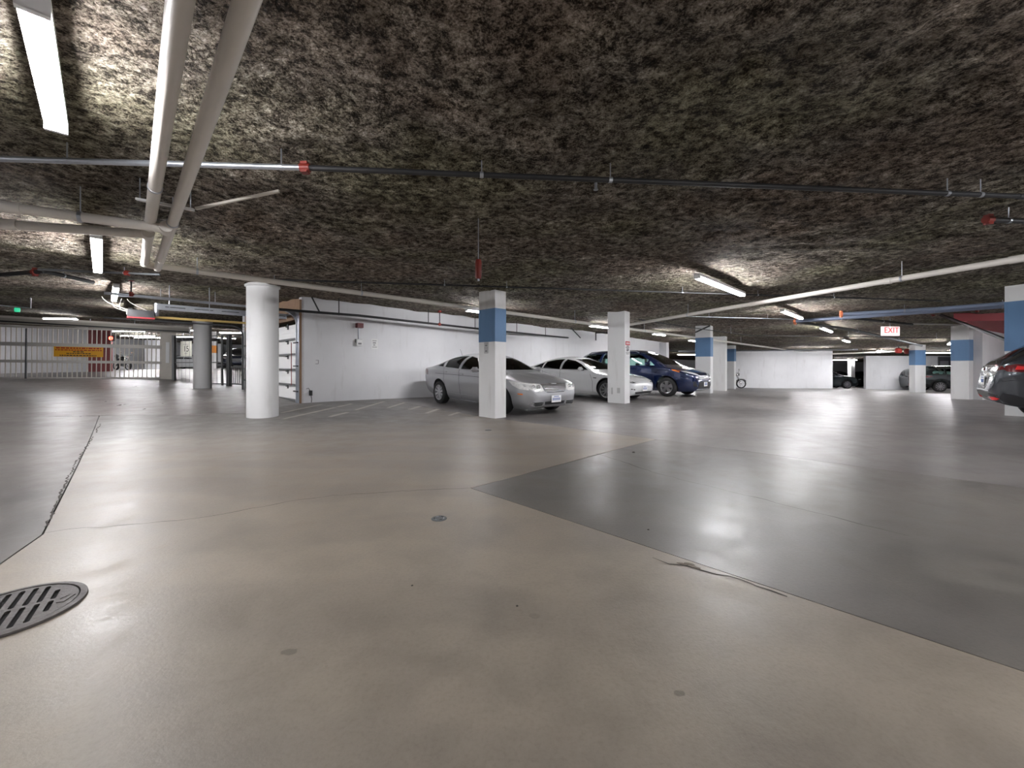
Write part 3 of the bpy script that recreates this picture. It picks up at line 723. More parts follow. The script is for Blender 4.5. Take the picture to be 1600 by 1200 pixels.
for z in (.572, .605, .638, .671, .70): patch('grille_bar', [(-.33-(z-.57)*.35, z-.007), (.33+(z-.57)*.35, z-.007), (.33+(z-.57)*.35, z+.011), (-.33-(z-.57)*.35, z+.011)], fr, M_CHR, gr, off=.022, th=.02)
patch('grille_surround', [(-.40,.72),(.40,.72),(.395,.742),(.12,.757),(-.12,.757),(-.395,.742)], fr, M_CHR, t, off=.016, th=.02)
p, d = sh.front(0, .74); MB().box(p+d*.02, (.012, .16, .022)).build('emblem', M_CHR, t)
lg = patch('bumper_grille', [(-.30,.275),(.30,.275),(.32,.345),(-.32,.345)], fr, M_BLKP, t, off=.006)
for sg in (-1, 1):
    fg = patch('fog_light_surround', [(.36*sg,.25),(.66*sg,.25),(.72*sg,.30),(.70*sg,.35),(.36*sg,.35)], fr, M_CHR, t, off=.012)
    for a, b in ((.265,.292), (.308,.335)): patch('fog_light_slot', [(.39*sg,a),(.62*sg,a),(.64*sg,b),(.39*sg,b)], fr, M_BLKP, fg, off=.018)
p, d = sh.front(0, .40); plate(t, p+d*.02, 0)
sd = lambda a, z: sh.side(a, z, -1)
for sg in (-1, 1):
    f_ = lambda a, z, sg=sg: sh.side(a, z, sg)
    for pts in ([(1.42,.26),(1.40,.6),(1.52,.98)], [(2.63,.25),(2.64,.7),(2.65,1.0)], [(3.36,.42),(3.42,.7),(3.43,1.03)]): line_patch('door_seam', pts, .012, f_, M_BLKP, t, off=.0015)
    line_patch('crease_shade', [(.95,.79),(1.8,.835),(2.8,.85),(3.9,.86)], .010, f_, M_BLKP, t, off=.002)  # black line draws the shade along the pressed crease
    patch('sill_moulding', [(1.40,.285),(3.30,.285),(3.30,.35),(1.40,.345)], f_, P_SIL, t, off=.018, th=.03)
handle(t, sh, [(2.45,.885),(3.25,.915)], P_SIL); mirror_(t, sh, 1.70, .97, P_SIL)
pz, _ = sh.top(3.4, -.3); MB().tube([pz, pz+Vector((-.12, 0, .19))], .004, 6).build('antenna', M_BLK, t)
for sg in (-.55, 0, .55): line_patch('bonnet_line', [(.30,sg*.5),(1.2,sg)], .008, lambda a, y: sh.top(a, y), M_DKM, t, off=.001)

EV = dict(L=4.69, Wm=.925, paint=P_WHT, k=.36, r=.335, xf=.84, xr=3.715, rim='ten', rr=.7, sc=.05, bl=.006,
  zt=[(0,.44),(.02,.54),(.07,.635),(.18,.705),(.4,.775),(.8,.865),(1.15,.935),(1.35,.99),(1.7,1.17),(2.05,1.32),(2.4,1.41),(2.8,1.44),(3.2,1.415),(3.6,1.33),(4.0,1.20),(4.3,1.10),(4.5,1.065),(4.6,1.05),(4.65,.94),(4.69,.66)],
  zs=[(0,.42),(.06,.53),(.2,.63),(.5,.74),(1.0,.82),(1.5,.86),(2.6,.91),(3.5,.96),(4.2,.98),(4.5,.95),(4.69,.6)],
  zb=[(0,.36),(.05,.24),(.15,.18),(.6,.15),(1.4,.17),(3.2,.17),(4.2,.2),(4.5,.3),(4.69,.42)],
  W=[(0,.5),(.015,.60),(.05,.68),(.12,.75),(.25,.82),(.5,.88),(.9,.915),(2.4,.925),(3.8,.92),(4.3,.87),(4.55,.80),(4.65,.72),(4.69,.55)],
  cab=(1.5, 4.15), cf=.42, glass=M_GLD,
  win=[[(1.60,.985),(1.95,1.17),(2.25,1.28),(2.62,1.335),(2.66,.99)], [(2.74,.99),(2.72,1.34),(3.1,1.32),(3.45,1.245),(3.50,1.02)], [(3.56,1.025),(3.52,1.22),(3.8,1.13),(3.98,1.06)]],
  ws=[(-.67,.995),(.67,.995),(.60,1.15),(.50,1.34),(-.50,1.34),(-.60,1.15)], rw=[(-.55,1.12),(.55,1.12),(.46,1.33),(-.46,1.33)],
  seats=[(2.4,(-.36,.36)), (3.2,(-.36,.36))], sz=.34, swx=1.95, swz=.90)
t, sh = make_car('white_sedan', 'white rounded sedan with dark windows parked behind the plain pillar', EV, park(11.35, 6.28, EV), -A45)
fr = lambda y, z: sh.front(y, z)
for sg in (-1, 1):
    patch('headlight', [(.46*sg,.585),(.62*sg,.575),(.78*sg,.60),(.83*sg,.66),(.74*sg,.665),(.58*sg,.62)], fr, M_BLKP, t, off=.008, th=.02, step=.05)
    patch('headlight_lens', [(.60*sg,.60),(.74*sg,.615),(.78*sg,.645),(.66*sg,.635)], fr, M_LAMP, t, off=.013, th=.02, step=.05)
    patch('air_slot', [(.58*sg,.36),(.80*sg,.40),(.81*sg,.425),(.58*sg,.39)], fr, M_BLKP, t, off=.008)
    patch('tail_light', [(4.36,.80),(4.36,.92),(4.56,.93),(4.60,.82)], lambda a, z, sg=sg: sh.side(a, z, sg), M_TAIL, t, off=.008)
    f_ = lambda a, z, sg=sg: sh.side(a, z, sg)
    for pts in ([(1.38,.26),(1.36,.6),(1.50,.96)], [(2.70,.25),(2.71,.7),(2.70,.98)], [(3.38,.42),(3.46,.7),(3.53,1.0)]): line_patch('door_seam', pts, .010, f_, M_DKM, t, off=.0015)
    line_patch('window_trim', [(1.58,.975),(2.7,.98),(3.55,1.01),(3.98,1.045)], .014, f_, M_BLKP, t, off=.004)
    patch('fender_badge', [(1.22,.70),(1.20,.725),(1.34,.735),(1.33,.715)], f_, M_BLKP, t, off=.006)
patch('bumper_grille', [(-.50,.235),(.50,.235),(.56,.30),(-.56,.30)], fr, M_BLKP, t, off=.006)
p, d = sh.front(0, .40); q = plate(t, p+d*.02, 0)
handle(t, sh, [(2.50,.86),(3.25,.885)], P_WHT); mirror_(t, sh, 1.74, .96, P_WHT)

VAN = dict(L=5.09, Wm=.985, paint=P_NAV, k=.27, r=.345, xf=.98, xr=4.01, rim='five', rr=.64, sc=.05, px=2.4, tw=.225,
  zt=[(0,.52),(.02,.66),(.06,.78),(.15,.87),(.35,.955),(.6,1.02),(.85,1.075),(1.02,1.125),(1.4,1.36),(1.75,1.545),(2.05,1.655),(2.4,1.72),(3.0,1.75),(3.8,1.74),(4.5,1.69),(4.75,1.62),(4.9,1.42),(4.98,1.15),(5.04,.95),(5.09,.62)],
  zs=[(0,.48),(.05,.62),(.2,.76),(.5,.89),(1.0,1.01),(1.6,1.06),(3.0,1.08),(4.5,1.10),(4.9,1.05),(5.0,.9),(5.09,.58)],
  zb=[(0,.38),(.05,.25),(.15,.21),(.6,.18),(1.4,.19),(3.6,.19),(4.5,.25),(4.85,.32),(5.09,.44)],
  W=[(0,.50),(.015,.60),(.05,.70),(.12,.79),(.25,.865),(.5,.935),(.9,.975),(2.4,.985),(4.2,.975),(4.7,.93),(4.95,.85),(5.05,.75),(5.09,.6)],
  cab=(1.2, 4.85), cf=.5, glass=M_GLB,
  win=[[(1.42,1.12),(1.62,1.29),(1.66,1.12)], [(1.74,1.12),(1.70,1.33),(2.0,1.50),(2.25,1.58),(2.62,1.60),(2.66,1.12)], [(2.76,1.12),(2.72,1.61),(3.66,1.61),(3.70,1.13)], [(3.80,1.14),(3.76,1.60),(4.50,1.56),(4.66,1.30),(4.62,1.17)]],
  ws=[(-.76,1.15),(.76,1.15),(.70,1.36),(.60,1.60),(-.60,1.60),(-.70,1.36)], rw=[(-.68,1.2),(.68,1.2),(.58,1.55),(-.58,1.55)],
  seats=[(2.45,(-.42,.42)), (3.4,(-.42,.42))], sz=.5, swx=1.85, swz=1.05)
t, sh = make_car('navy_minivan', 'navy blue minivan with roof rails at the end of the row of three', VAN, park(14.25, 5.48, VAN), -A45)
fr = lambda y, z: sh.front(y, z)
for sg in (-1, 1):
    f_ = lambda a, z, sg=sg: sh.side(a, z, sg)
    patch('headlight', [(.42*sg,.745),(.60*sg,.77),(.80*sg,.83),(.895*sg,.90),(.90*sg,.93),(.78*sg,.91),(.60*sg,.86),(.44*sg,.80)], fr, M_LAMP, t, off=.014, th=.03, step=.05)
    patch('turn_signal', [(.52,.87),(.50,.93),(.66,.965),(.80,.985),(.74,.93)], f_, M_AMB, t, off=.012)
    patch('fog_recess', [(.60*sg,.36),(.76*sg,.38),(.78*sg,.56),(.70*sg,.56)], fr, M_BLKP, t, off=.008)
    patch('tail_light', [(4.84,.95),(4.80,1.12),(4.90,1.25),(4.97,1.1),(5.0,.95)], f_, M_TAIL, t, off=.008)
    for pts in ([(1.50,.26),(1.46,.7),(1.58,1.10)], [(2.71,.25),(2.71,.7),(2.70,1.10)], [(3.74,.45),(3.80,.8),(3.75,1.10)]): line_patch('door_seam', pts, .012, f_, M_BLKP, t, off=.0015)
    line_patch('door_seam', [(2.9,.93),(4.6,.95)], .02, f_, M_BLKP, t, off=.0015)
    pts = []
    for a in (2.2, 2.35, 3.0, 3.8, 4.35, 4.5):
        zt_ = float(interp(VAN['zt'], a)); P_, _ = sh.top(a, sg*.62); pts.append(P_+Vector((0, 0, 0 if a in (2.2, 4.5) else .055)))
    MB().tube(pts, .017, 8).build('roof_rail', M_DKM, t, smooth=50)
    line_patch('arch_lip', [(.98+.415*math.cos(a), .355+.415*math.sin(a)) for a in [math.pi*i/16 for i in range(17)]], .03, f_, P_NAV, t, off=.018)
gr = patch('grille', [(-.52,.62),(.52,.62),(.44,.76),(-.44,.76)], fr, M_BLKP, t, off=.006, th=.02)
for z in (.65, .69, .735): patch('grille_bar', [(-.48,z-.008),(.48,z-.008),(.46,z+.008),(-.46,z+.008)], fr, M_CHR, gr, off=.022, th=.02)
patch('bumper_grille', [(-.58,.30),(.58,.30),(.50,.52),(-.50,.52)], fr, M_BLKP, t, off=.008)
patch('bumper_lip', [(-.62,.255),(.62,.255),(.62,.28),(-.62,.28)], fr, M_CHR, t, off=.012)
p, d = sh.front(0, .45); plate(t, p+d*.03, 0)
handle(t, sh, [(2.50,.98),(2.95,.99)], P_NAV); mirror_(t, sh, 1.62, 1.13, P_NAV, .16)

CUV = dict(L=4.40, Wm=.90, paint=P_CHA, k=.36, r=.345, xf=.88, xr=3.54, rim='ten', rr=.72, sc=.05, px=1.8, gap=.06,
  zt=[(0,.55),(.02,.68),(.07,.80),(.18,.88),(.5,.96),(.9,1.02),(1.2,1.06),(1.5,1.24),(1.85,1.43),(2.2,1.53),(2.6,1.56),(3.1,1.55),(3.55,1.50),(3.80,1.43),(4.02,1.28),(4.18,1.13),(4.27,1.06),(4.33,.98),(4.37,.80),(4.40,.64)],
  zs=[(0,.5),(.05,.64),(.2,.76),(.5,.86),(1.0,.94),(1.5,.98),(2.6,1.0),(3.4,1.03),(3.9,1.045),(4.15,1.03),(4.28,.97),(4.36,.78),(4.40,.6)],
  zb=[(0,.42),(.05,.30),(.15,.24),(.6,.20),(1.4,.21),(3.2,.21),(3.9,.26),(4.2,.30),(4.34,.36),(4.40,.46)],
  W=[(0,.5),(.015,.60),(.05,.69),(.12,.765),(.25,.825),(.5,.87),(.9,.895),(2.4,.90),(3.5,.895),(3.95,.86),(4.18,.815),(4.29,.765),(4.36,.69),(4.40,.56)],
  cab=(1.4, 4.0), cf=.5, glass=M_GLD,
  win=[[(1.62,1.05),(1.95,1.30),(2.2,1.42),(2.40,1.44),(2.44,1.06)], [(2.52,1.06),(2.49,1.445),(3.0,1.44),(3.2,1.40),(3.24,1.08)], [(3.31,1.085),(3.28,1.385),(3.52,1.33),(3.72,1.18),(3.70,1.10)]],
  ws=[(-.66,1.06),(.66,1.06),(.60,1.25),(.50,1.45),(-.50,1.45),(-.60,1.25)], rw=[(-.60,1.12),(.60,1.12),(.54,1.30),(.46,1.46),(-.46,1.46),(-.54,1.30)],
  seats=[(2.3,(-.36,.36)), (3.05,(-.36,.36))], sz=.45, swx=1.9, swz=1.0)
def cuv_trim(t, sh, sp, lamp_m=M_TAILB):
    rr_ = lambda y, z: sh.front(y, z, True); fr = lambda y, z: sh.front(y, z)
    for sg in (-1, 1):
        f_ = lambda a, z, sg=sg: sh.side(a, z, sg)
        patch('headlight', [(.45*sg,.72),(.62*sg,.72),(.80*sg,.78),(.82*sg,.83),(.62*sg,.80),(.46*sg,.77)], fr, M_LAMP, t, off=.01, th=.02, step=.05)
        o = patch('tail_light', [(3.96,.90),(3.90,.955),(3.98,.985),(4.16,.995),(4.26,.96),(4.285,.90),(4.24,.865),(4.10,.865)], f_, M_TAIL, t, off=.014, th=.03, step=.04)
        patch('lamp_ring', [(4.02,.905),(4.02,.955),(4.15,.965),(4.17,.90)], f_, lamp_m, o, off=.022, th=.02, step=.04)
        patch('tail_light', [(.40*sg,.91),(.44*sg,.875),(.70*sg,.875),(.78*sg,.90),(.76*sg,.955),(.66*sg,.955)], rr_, M_TAIL, t, off=.014, th=.03, step=.04)
        patch('lower_cladding', [(1.33,.215),(3.05,.215),(3.05,.33),(1.33,.33)], f_, M_BLKP, t, off=.014, th=.03)
        for X in (sp['xf'], sp['xr']): line_patch('arch_cladding', [(X+.435*math.cos(a), .35+.435*math.sin(a)) for a in [math.pi*i/16-.1 for i in range(18)]], .07, f_, M_BLKP, t, off=.016)
        patch('rear_reflector', [(.44*sg,.37),(.66*sg,.37),(.70*sg,.40),(.66*sg,.425),(.44*sg,.42)], rr_, M_TAILB, t, off=.02, th=.03)
        patch('bumper_cladding_side', [(3.98,.30),(4.20,.32),(4.30,.40),(4.28,.50),(4.12,.46),(3.98,.42)], f_, M_BLKP, t, off=.012)
        for pts in ([(1.42,.33),(1.40,.7),(1.52,1.03)], [(2.47,.33),(2.48,.7),(2.47,1.04)], [(3.14,.50),(3.22,.75),(3.27,1.06)]): line_patch('door_seam', pts, .010, f_, M_BLKP, t, off=.0015)
        line_patch('bumper_seam', [(3.94,.72),(4.12,.735),(4.29,.70)], .009, f_, M_BLKP, t, off=.0015)
    patch('bumper_cladding', [(-.68,.33),(.68,.33),(.70,.47),(.52,.50),(-.52,.50),(-.70,.47)], rr_, M_BLKP, t, off=.014, th=.03)
    patch('plate_recess', [(-.30,.60),(.30,.60),(.33,.78),(-.33,.78)], rr_, M_BLKP, t, off=.004)
    patch('chrome_strip', [(-.52,.515),(.52,.515),(.52,.54),(-.52,.54)], rr_, M_CHR, t, off=.016)
    patch('tailgate_seam', [(-.74,.83),(.74,.83),(.74,.84),(-.74,.84)], rr_, M_BLKP, t, off=.002)
    p, d = sh.front(0, .69, True); plate(t, p+d*.02, math.pi)
    p, d = sh.front(0, .90, True); MB().box(p+d*.02, (.012, .12, .07)).build('emblem', M_CHR, t)
    p, d = sh.front(.5, .80, True); MB().box(p+d*.012, (.006, .16, .018)).build('badge', M_CHR, t)
    p, d = sh.front(-.5, .80, True); MB().box(p+d*.012, (.006, .14, .018)).build('badge', M_CHR, t)
    patch('grille', [(-.42,.55),(.42,.55),(.42,.76),(-.42,.76)], fr, M_BLKP, t, off=.006)
    handle(t, sh, [(2.30,.93),(3.05,.95)], sp['paint']); mirror_(t, sh, 1.70, 1.04, sp['paint'], .16)
    zr = float(interp(sp['zt'], 3.72))
    mb = MB(); mb.prism([(-.10, -.50), (.16, -.56), (.16, .56), (-.10, .50)], zr-.012, zr+.012); o = mb.build('roof_spoiler', sp['paint'], t); o.location = (sp['L']/2-3.78, 0, 0)
    MB().lathe([(0, 0), (.03, 0), (.022, .03), (0, .045)], c=(sp['L']/2-3.45, 0, float(interp(sp['zt'], 3.45))-.004), seg=12).build('antenna', M_BLKP, t, smooth=40)
hd = math.radians(-42); fwd = Vector((math.cos(hd), math.sin(hd))); lf = Vector((-fwd.y, fwd.x))
ctr = Vector((8.02, 6.86))+lf*CUV['Wm']+fwd*CUV['L']/2
t, sh = make_car('charcoal_hatchback', 'charcoal grey hatchback with a bright tail lamp at the right edge', CUV, ctr, hd)
cuv_trim(t, sh, CUV)
SUV = dict(CUV); SUV['paint'] = P_DKG; SUV['glass'] = M_GLB
SUV['zt'] = [(s_, z*1.04) for s_, z in CUV['zt'][:-9]]+[(3.4,1.60),(3.8,1.555),(4.0,1.48),(4.15,1.30),(4.26,1.1),(4.33,.98),(4.37,.80),(4.40,.64)]
SUV['win'] = [CUV['win'][0], CUV['win'][1], [(3.31,1.085),(3.28,1.42),(3.62,1.42),(3.90,1.20),(3.88,1.12)]]
h2 = math.radians(-18); p = W(1468, 600, 25.0); f2 = Vector((math.cos(h2), math.sin(h2))); l2 = Vector((-f2.y, f2.x))
c2 = Vector((p.x, p.y))+l2*(SUV['Wm']-.1)+f2*(SUV['xr']-SUV['L']/2)
t, sh = make_car('dark_wagon', 'dark grey-green wagon parked behind two blue-banded pillars', SUV, c2, h2)
cuv_trim(t, sh, SUV, M_TAIL)
for sg in (-1, 1): line_patch('window_trim', [(1.6,1.045),(3.9,1.09)], .02, lambda a, z, sg=sg: sh.side(a, z, sg), M_CHR, t, off=.006)
# distant cars, each seen only as a small dark or pale shape
def far_car(label, px, Y, h_deg, paint, sp=SUV, name='parked_car', group='distant parked cars'):
    s2 = dict(sp); s2['paint'] = paint; x = (px-800)/F*Y; t, sh = make_car(name, label, s2, (x, Y), math.radians(h_deg), group, full=False)
    fr = lambda y, z: sh.front(y, z); rr_ = lambda y, z: sh.front(y, z, True)
    for sg in (-1, 1):
        patch('headlight', [(.45*sg,.70),(.80*sg,.76),(.82*sg,.84),(.46*sg,.79)], fr, M_LAMP, t, off=.012, th=.02, step=.1)
        patch('tail_light', [(.40*sg,.86),(.76*sg,.86),(.76*sg,.98),(.45*sg,.97)], rr_, M_TAIL, t, off=.012, th=.02, step=.1)
    patch('grille', [(-.42,.48),(.42,.48),(.42,.74),(-.42,.74)], fr, M_BLKP, t, off=.006)
    mirror_(t, sh, 1.70, 1.04, paint, .16)
    return t
far_car('dark car whose rounded end shows left of the far blue-banded pillar', 1431, 30.5, -110, P_DKG)
far_car('dark teal car whose nose pokes out past the end of the far white wall', 1285, 33.5, -12, P_DKG)
far_car('dark car left of the distant white pillar', 1311, 44, -95, mat('black_car_paint', (.012,.012,.015), .25, .2, coat=1))
far_car('dark car right of the distant white pillar', 1355, 44, -85, mat('plum_black_car_paint', (.025,.02,.028), .3, .2, coat=1))
far_car('white car behind the fence below the speed limit sign', 302, 41, 8, P_WHT, EV)
far_car('dark blue car behind the pedestrian gate', 374, 33, -65, mat('blue_black_car_paint', (.02,.025,.05), .25, .3, coat=1))

# ------------------------------------------------------------------ pipes, hangers and sprinkler lines
def under(p, gap):
    p = Vector(p); c = Vector((0, 0, CH))
    for _ in range(12):
        lim = cz(p.x, p.y)-gap
        if p.z <= lim+1e-3 or p.z <= CH: break
        p = c+(p-c)*((lim-CH)/(p.z-CH))
    return p
def vrod(mb, p, r=.005, top=None): mb.tube([p, (p[0], p[1], top or cz(p[0], p[1])+.04)], r, 6)
def pipe_thing(name, label, pts, r, m, cat='pipe', hang=(), group='pipes under the ceiling', seg=16, clampm=None, hr=.005, couple=(), couplem=None, elbows=True, flange=()):
    pts = [under(p, r+.07) for p in pts]; t = thing(name, label, cat, tuple(pts[0]), 0, group); o0 = pts[0]; L0 = [p-o0 for p in pts]
    for i in range(len(L0)-1): MB().tube([L0[i], L0[i+1]], r, seg).build('pipe_run', m, t, smooth=50)
    for i in range(1, len(L0)-1):
        if elbows:
            a = (L0[i-1]-L0[i]).normalized(); b = (L0[i+1]-L0[i]).normalized(); k = r*2.2
            c = [L0[i]+a*k+(b*0)]; 
            for q in range(7):
                tt = q/6; c.append((L0[i]+a*k)*(1-tt)**2+L0[i]*2*tt*(1-tt)+(L0[i]+b*k)*tt*tt)
            c.append(L0[i]+b*k*1.3); c.insert(0, L0[i]+a*k*1.3)
            MB().tube(c[0:1]+c[2:], r*1.14, seg).build('elbow', m, t, smooth=50)
    def at_(f):   # point at a fraction of the whole length
        ls = [(L0[i+1]-L0[i]).length for i in range(len(L0)-1)]; d = f*sum(ls)
        for i, l in enumerate(ls):
            if d <= l or i == len(ls)-1: return L0[i]+(L0[i+1]-L0[i])*(d/l), (L0[i+1]-L0[i]).normalized()
            d -= l
    for f in hang:
        p, d = at_(f); w_ = p+o0; mb = MB(); h = cz(w_.x, w_.y)+.03-w_.z
        if h > r: mb.tube([p+Vector((0, 0, r)), p+Vector((0, 0, h))], hr, 6)
        mb.tube([p-d*.014, p+d*.014], r*1.12, seg); mb.build('hanger', clampm or M_GALV, t)
    for f in couple:
        p, d = at_(f); mb = MB(); mb.tube([p-d*.035, p+d*.035], r*1.45, seg); mb.box(p+Vector((0, 0, r*1.5)), (.05, .05, r*.9)); mb.box(p-Vector((0, 0, r*1.5)), (.05, .05, r*.9)); mb.build('coupling', couplem or M_REDF, t)
    for f in flange:
        p, d = at_(f); mb = MB(); mb.tube([p-d*.05, p+d*.05], r*1.13, seg); mb.build('pipe_joint', m, t, smooth=50)
    return t
PA0 = W(268, 0, 1.50); PA0 = Vector((-1.28, 1.47, 2.51)); rP = .044
PAe = W(226, 413, 5.72); PBe = W(246, 420, 5.9)
zA = 2.50
A_hi = Vector((-1.43, 1.74, zA)); B_hi = Vector((-1.225, 1.79, zA))
def ext(a, b, k): return a+(a-b).normalized()*k
END = W(1240, 548, 29.6)
pipe_thing('drain_pipe', 'left of the twin white pipes overhead, turning into the long pipe across the hall', [ext(A_hi, PAe, 1.2), PAe, END], rP, M_PVC, hang=(.085, .19, .255, .33, .42, .52, .64, .76), flange=(.115, .118, .29, .47), group='white drain pipes')
pipe_thing('drain_pipe', 'right of the twin white pipes overhead, ending on the long pipe', [ext(B_hi, PBe, 1.2), PBe], rP, M_PVC, hang=(.62,), flange=(.63, .90), group='white drain pipes')
j1 = W(259, 357, 4.05); j2 = W(231, 366, 4.25)
pipe_thing('drain_pipe', 'upper white pipe branching off to the left edge', [W(-160, 294, 3.15), W(0, 322, 3.50), j1, j1+Vector((.02, .02, .02))][:3], rP, M_PVC, hang=(.62,), group='white drain pipes')
pipe_thing('drain_pipe', 'lower white pipe branching off to the left edge, under its twin', [W(-160, 326, 3.55), W(0, 350, 3.85), j2], rP, M_PVC, group='white drain pipes')
for nm, j in (('right', j1), ('left', j2)):
    mb = MB(); d_ = (PAe-A_hi).normalized(); q = Vector((0, 0, 0)); mb.tube([q-d_*.09, q+d_*.09], rP*1.22, 18); e_ = Vector((-.7, -.64, .03)).normalized(); mb.tube([q, q+e_*.10], rP*1.18, 18)
    o = mb.build('pipe_tee', M_PVC, smooth=50, loc=j); tag(o, 'white tee fitting on the %s one of the twin pipes' % nm, 'pipe fitting', 'white tee fittings')
t = thing('pipe_trapeze', 'white steel channel carrying the twin pipes, with a slanting brace', 'bracket', W(213, 311, 3.60), 0)
o0 = W(213, 311, 3.60); o1 = W(303, 328, 3.72)
mb = MB(); mb.bar((0, 0, 0), o1-o0, .035, .02); mb.build('channel', M_WHITEM, t)
for f in (.06, .94):
    p = (o1-o0)*f; MB().tube([p, p+Vector((0, 0, cz(*(p+o0).xy)-(p+o0).z+.03))], .005, 6).build('rod', M_GALV, t)
b0 = W(306, 326, 3.72); b1 = W(436, 302, 3.70); MB().bar(b0-o0, b1-o0+Vector((0, 0, .02)), .022, .022).build('brace', M_CREAM, t)
pipe_thing('drain_pipe', 'white pipe slanting up across the aisle to the right edge', [W(985, 507, 13.2), W(1600, 403, 5.15), W(1760, 376, 4.4)], rP, M_PVC, hang=(.28, .78), flange=(.49, .985, .76), group='white drain pipes')
# sprinkler main overhead: bright steel at the left, black from the coupling on
mA = W(60, 250, 3.02); mB_ = W(472, 262, 3.10); mC = W(1600, 307, 3.62)
pipe_thing('sprinkler_pipe', 'bright steel sprinkler pipe crossing above the twin white pipes', [ext(mA, mB_, 1.5), mB_], .021, M_GALV, hang=(.5, .955), group='sprinkler pipes')
pipe_thing('sprinkler_pipe', 'black sprinkler pipe crossing the whole ceiling above the cars', [mB_, mC, ext(mC, mB_, 1.0)], .021, M_BLK, hang=(.19, .335, .755, .80), couple=(.003,), group='sprinkler pipes')
p = W(931, 286, 3.3); mb = MB(); mb.tube([(0, 0, 0), (0, 0, -.04)], .012, 8); mb.tube([(0, 0, -.05), (0, 0, -.056)], .02, 10); tag(mb.build('fire_sprinkler', M_GALV, loc=p), 'small sprinkler head under the black pipe above the plain pillar', 'sprinkler', 'sprinkler heads')
pipe_thing('sprinkler_pipe', 'short black pipe with a red coupling at the right edge under the ceiling', [W(1540, 343, 4.15), W(1680, 349, 4.3)], .026, M_BLK, couple=(.03,), hang=(.25,), group='sprinkler pipes')
pipe_thing('sprinkler_pipe', 'thin black pipe running from the round column past the red detector', [W(400, 436, 7.2), W(1000, 455, 8.4), W(1470, 470, 9.7)], .017, M_BLK, hang=(.02, .22, .30, .55, .67, .8), group='sprinkler pipes', hr=.004)
pipe_thing('conduit', 'thin pale conduit beyond the slanting white pipe', [W(1060, 494, 12.6), W(1243, 499, 13.4)], .014, M_GALV, hang=(.25, .75), group='conduits')
pipe_thing('conduit', 'thin dark conduit across the far ceiling over the blue-banded pillars', [W(998, 499, 14.2), W(1080, 512, 15.2), W(1170, 524, 17.5), W(1600, 530, 21)], .016, M_BLK, hang=(.3, .6, .8), group='conduits')
# black line along the white wall
k0 = W(436, 483.5, 9.35); k1 = W(560, 493, 10.9); k2 = W(750, 514, 13.8); k3 = W(930, 532, 20.5)
pipe_thing('sprinkler_pipe', 'black sprinkler line in front of the long white wall', [W(384, 478, 8.75)+Vector((0, .6, 0)), k0, k1, k2, k3], .032, M_BLK, hang=(.12, .30, .42, .57, .7, .82), group='sprinkler pipes', clampm=M_BLK, hr=.012, elbows=False)
for a, b, lb in ((W(487, 464, 10.1), W(500, 489, 10.2), 'black brace over the left end of the wall pipe'), (W(892, 512, 17.2), W(907, 528, 17.5), 'black brace near the far end of the wall pipe')):
    mb = MB(); mb.bar((0, 0, 0), a-b, .03, .03); tag(mb.build('pipe_brace', M_BLK, loc=b), lb, 'bracket', 'pipe braces')
pipe_thing('sprinkler_pipe', 'black pipe with elbows stepping up above the white sedan', [W(931, 532, 20.0), W(931, 520, 20.0), W(965, 520, 22.0)], .03, M_BLK, group='sprinkler pipes')
def riser(px, py0, py1, Y, label, m=M_REDF):
    p = W(px, py1, Y); h = (py1-py0)*Y/F; t = thing('sprinkler_riser', label, 'sprinkler', p, 0, 'sprinkler risers')
    MB().tube([(0, 0, 0), (0, 0, h)], .014, 8).build('pipe_run', M_BLK, t)
    mb = MB(); mb.tube([(0, 0, h-.05), (0, 0, h+.02)], .035, 10); mb.tube([(-.06, 0, h-.02), (.06, 0, h-.02)], .022, 8); mb.build('tee', m, t)
    mb = MB(); mb.tube([(0, 0, -.04), (0, 0, .05)], .032, 10); mb.tube([(-.05, 0, .0), (.05, 0, .0)], .02, 8); mb.build('coupling', m, t)
riser(687, 486, 507, 12.4, 'red-jointed riser on the wall pipe left of the blue-banded pillar')
riser(205, 436, 460, 8.3, 'red-jointed riser left of the garage door opener')
riser(1527, 474, 486, 11.2, 'red-jointed riser on the blue pipe over the plain lobby wall')
riser(1458, 478, 492, 12.6, 'red-jointed riser at the end of the slanting black brace')
# blue-grey mains at the right
n0 = W(1241, 502, 15.5); n1 = W(1460, 486, 12.2); n2 = W(1600, 476, 10.6); n3 = W(1700, 468, 9.6)
pipe_thing('sprinkler_main', 'blue-grey main pipe rising to the right with an orange end cap', [n0, n1, n2, n3], .058, M_BLUEST, hang=(.22, .78), couple=(.004,), couplem=M_ORF, group='blue-grey mains', elbows=False, hr=.008)
pipe_thing('sprinkler_main', 'second blue-grey main just behind the first', [W(1312, 491, 14.8), W(1470, 482, 12.8), W(1600, 472, 11.4)], .048, M_BLUEST, hang=(.4,), couple=(.01,), couplem=M_ORF, group='blue-grey mains', elbows=False)
pipe_thing('sprinkler_main', 'dark pipe fanning out below the blue main toward the exit sign', [W(1246, 503, 15.6), W(1330, 515, 17), W(1440, 540, 22)], .05, M_DKM, hang=(.3, .7), group='blue-grey mains', elbows=False)
pipe_thing('sprinkler_main', 'dark pipe under the blue mains ending before the plain lobby wall', [W(1330, 497, 15.2), W(1425, 507, 16.5)], .04, M_BLK, hang=(.5,), group='blue-grey mains')
pipe_thing('conduit', 'thin bright conduit running over the large blue-banded pillar', [W(1425, 506, 14.6), W(1536, 508, 14.3)], .025, M_WHITEM, hang=(.75,), group='conduits')
mb = MB(); a = W(1470, 492, 12.4); b = W(1587, 537, 9.6); mb.bar((0, 0, 0), b-a, .06, .06); tag(mb.build('pipe_brace', M_BLKP, loc=a), 'long black slanting brace in front of the lobby wall', 'bracket', 'pipe braces')
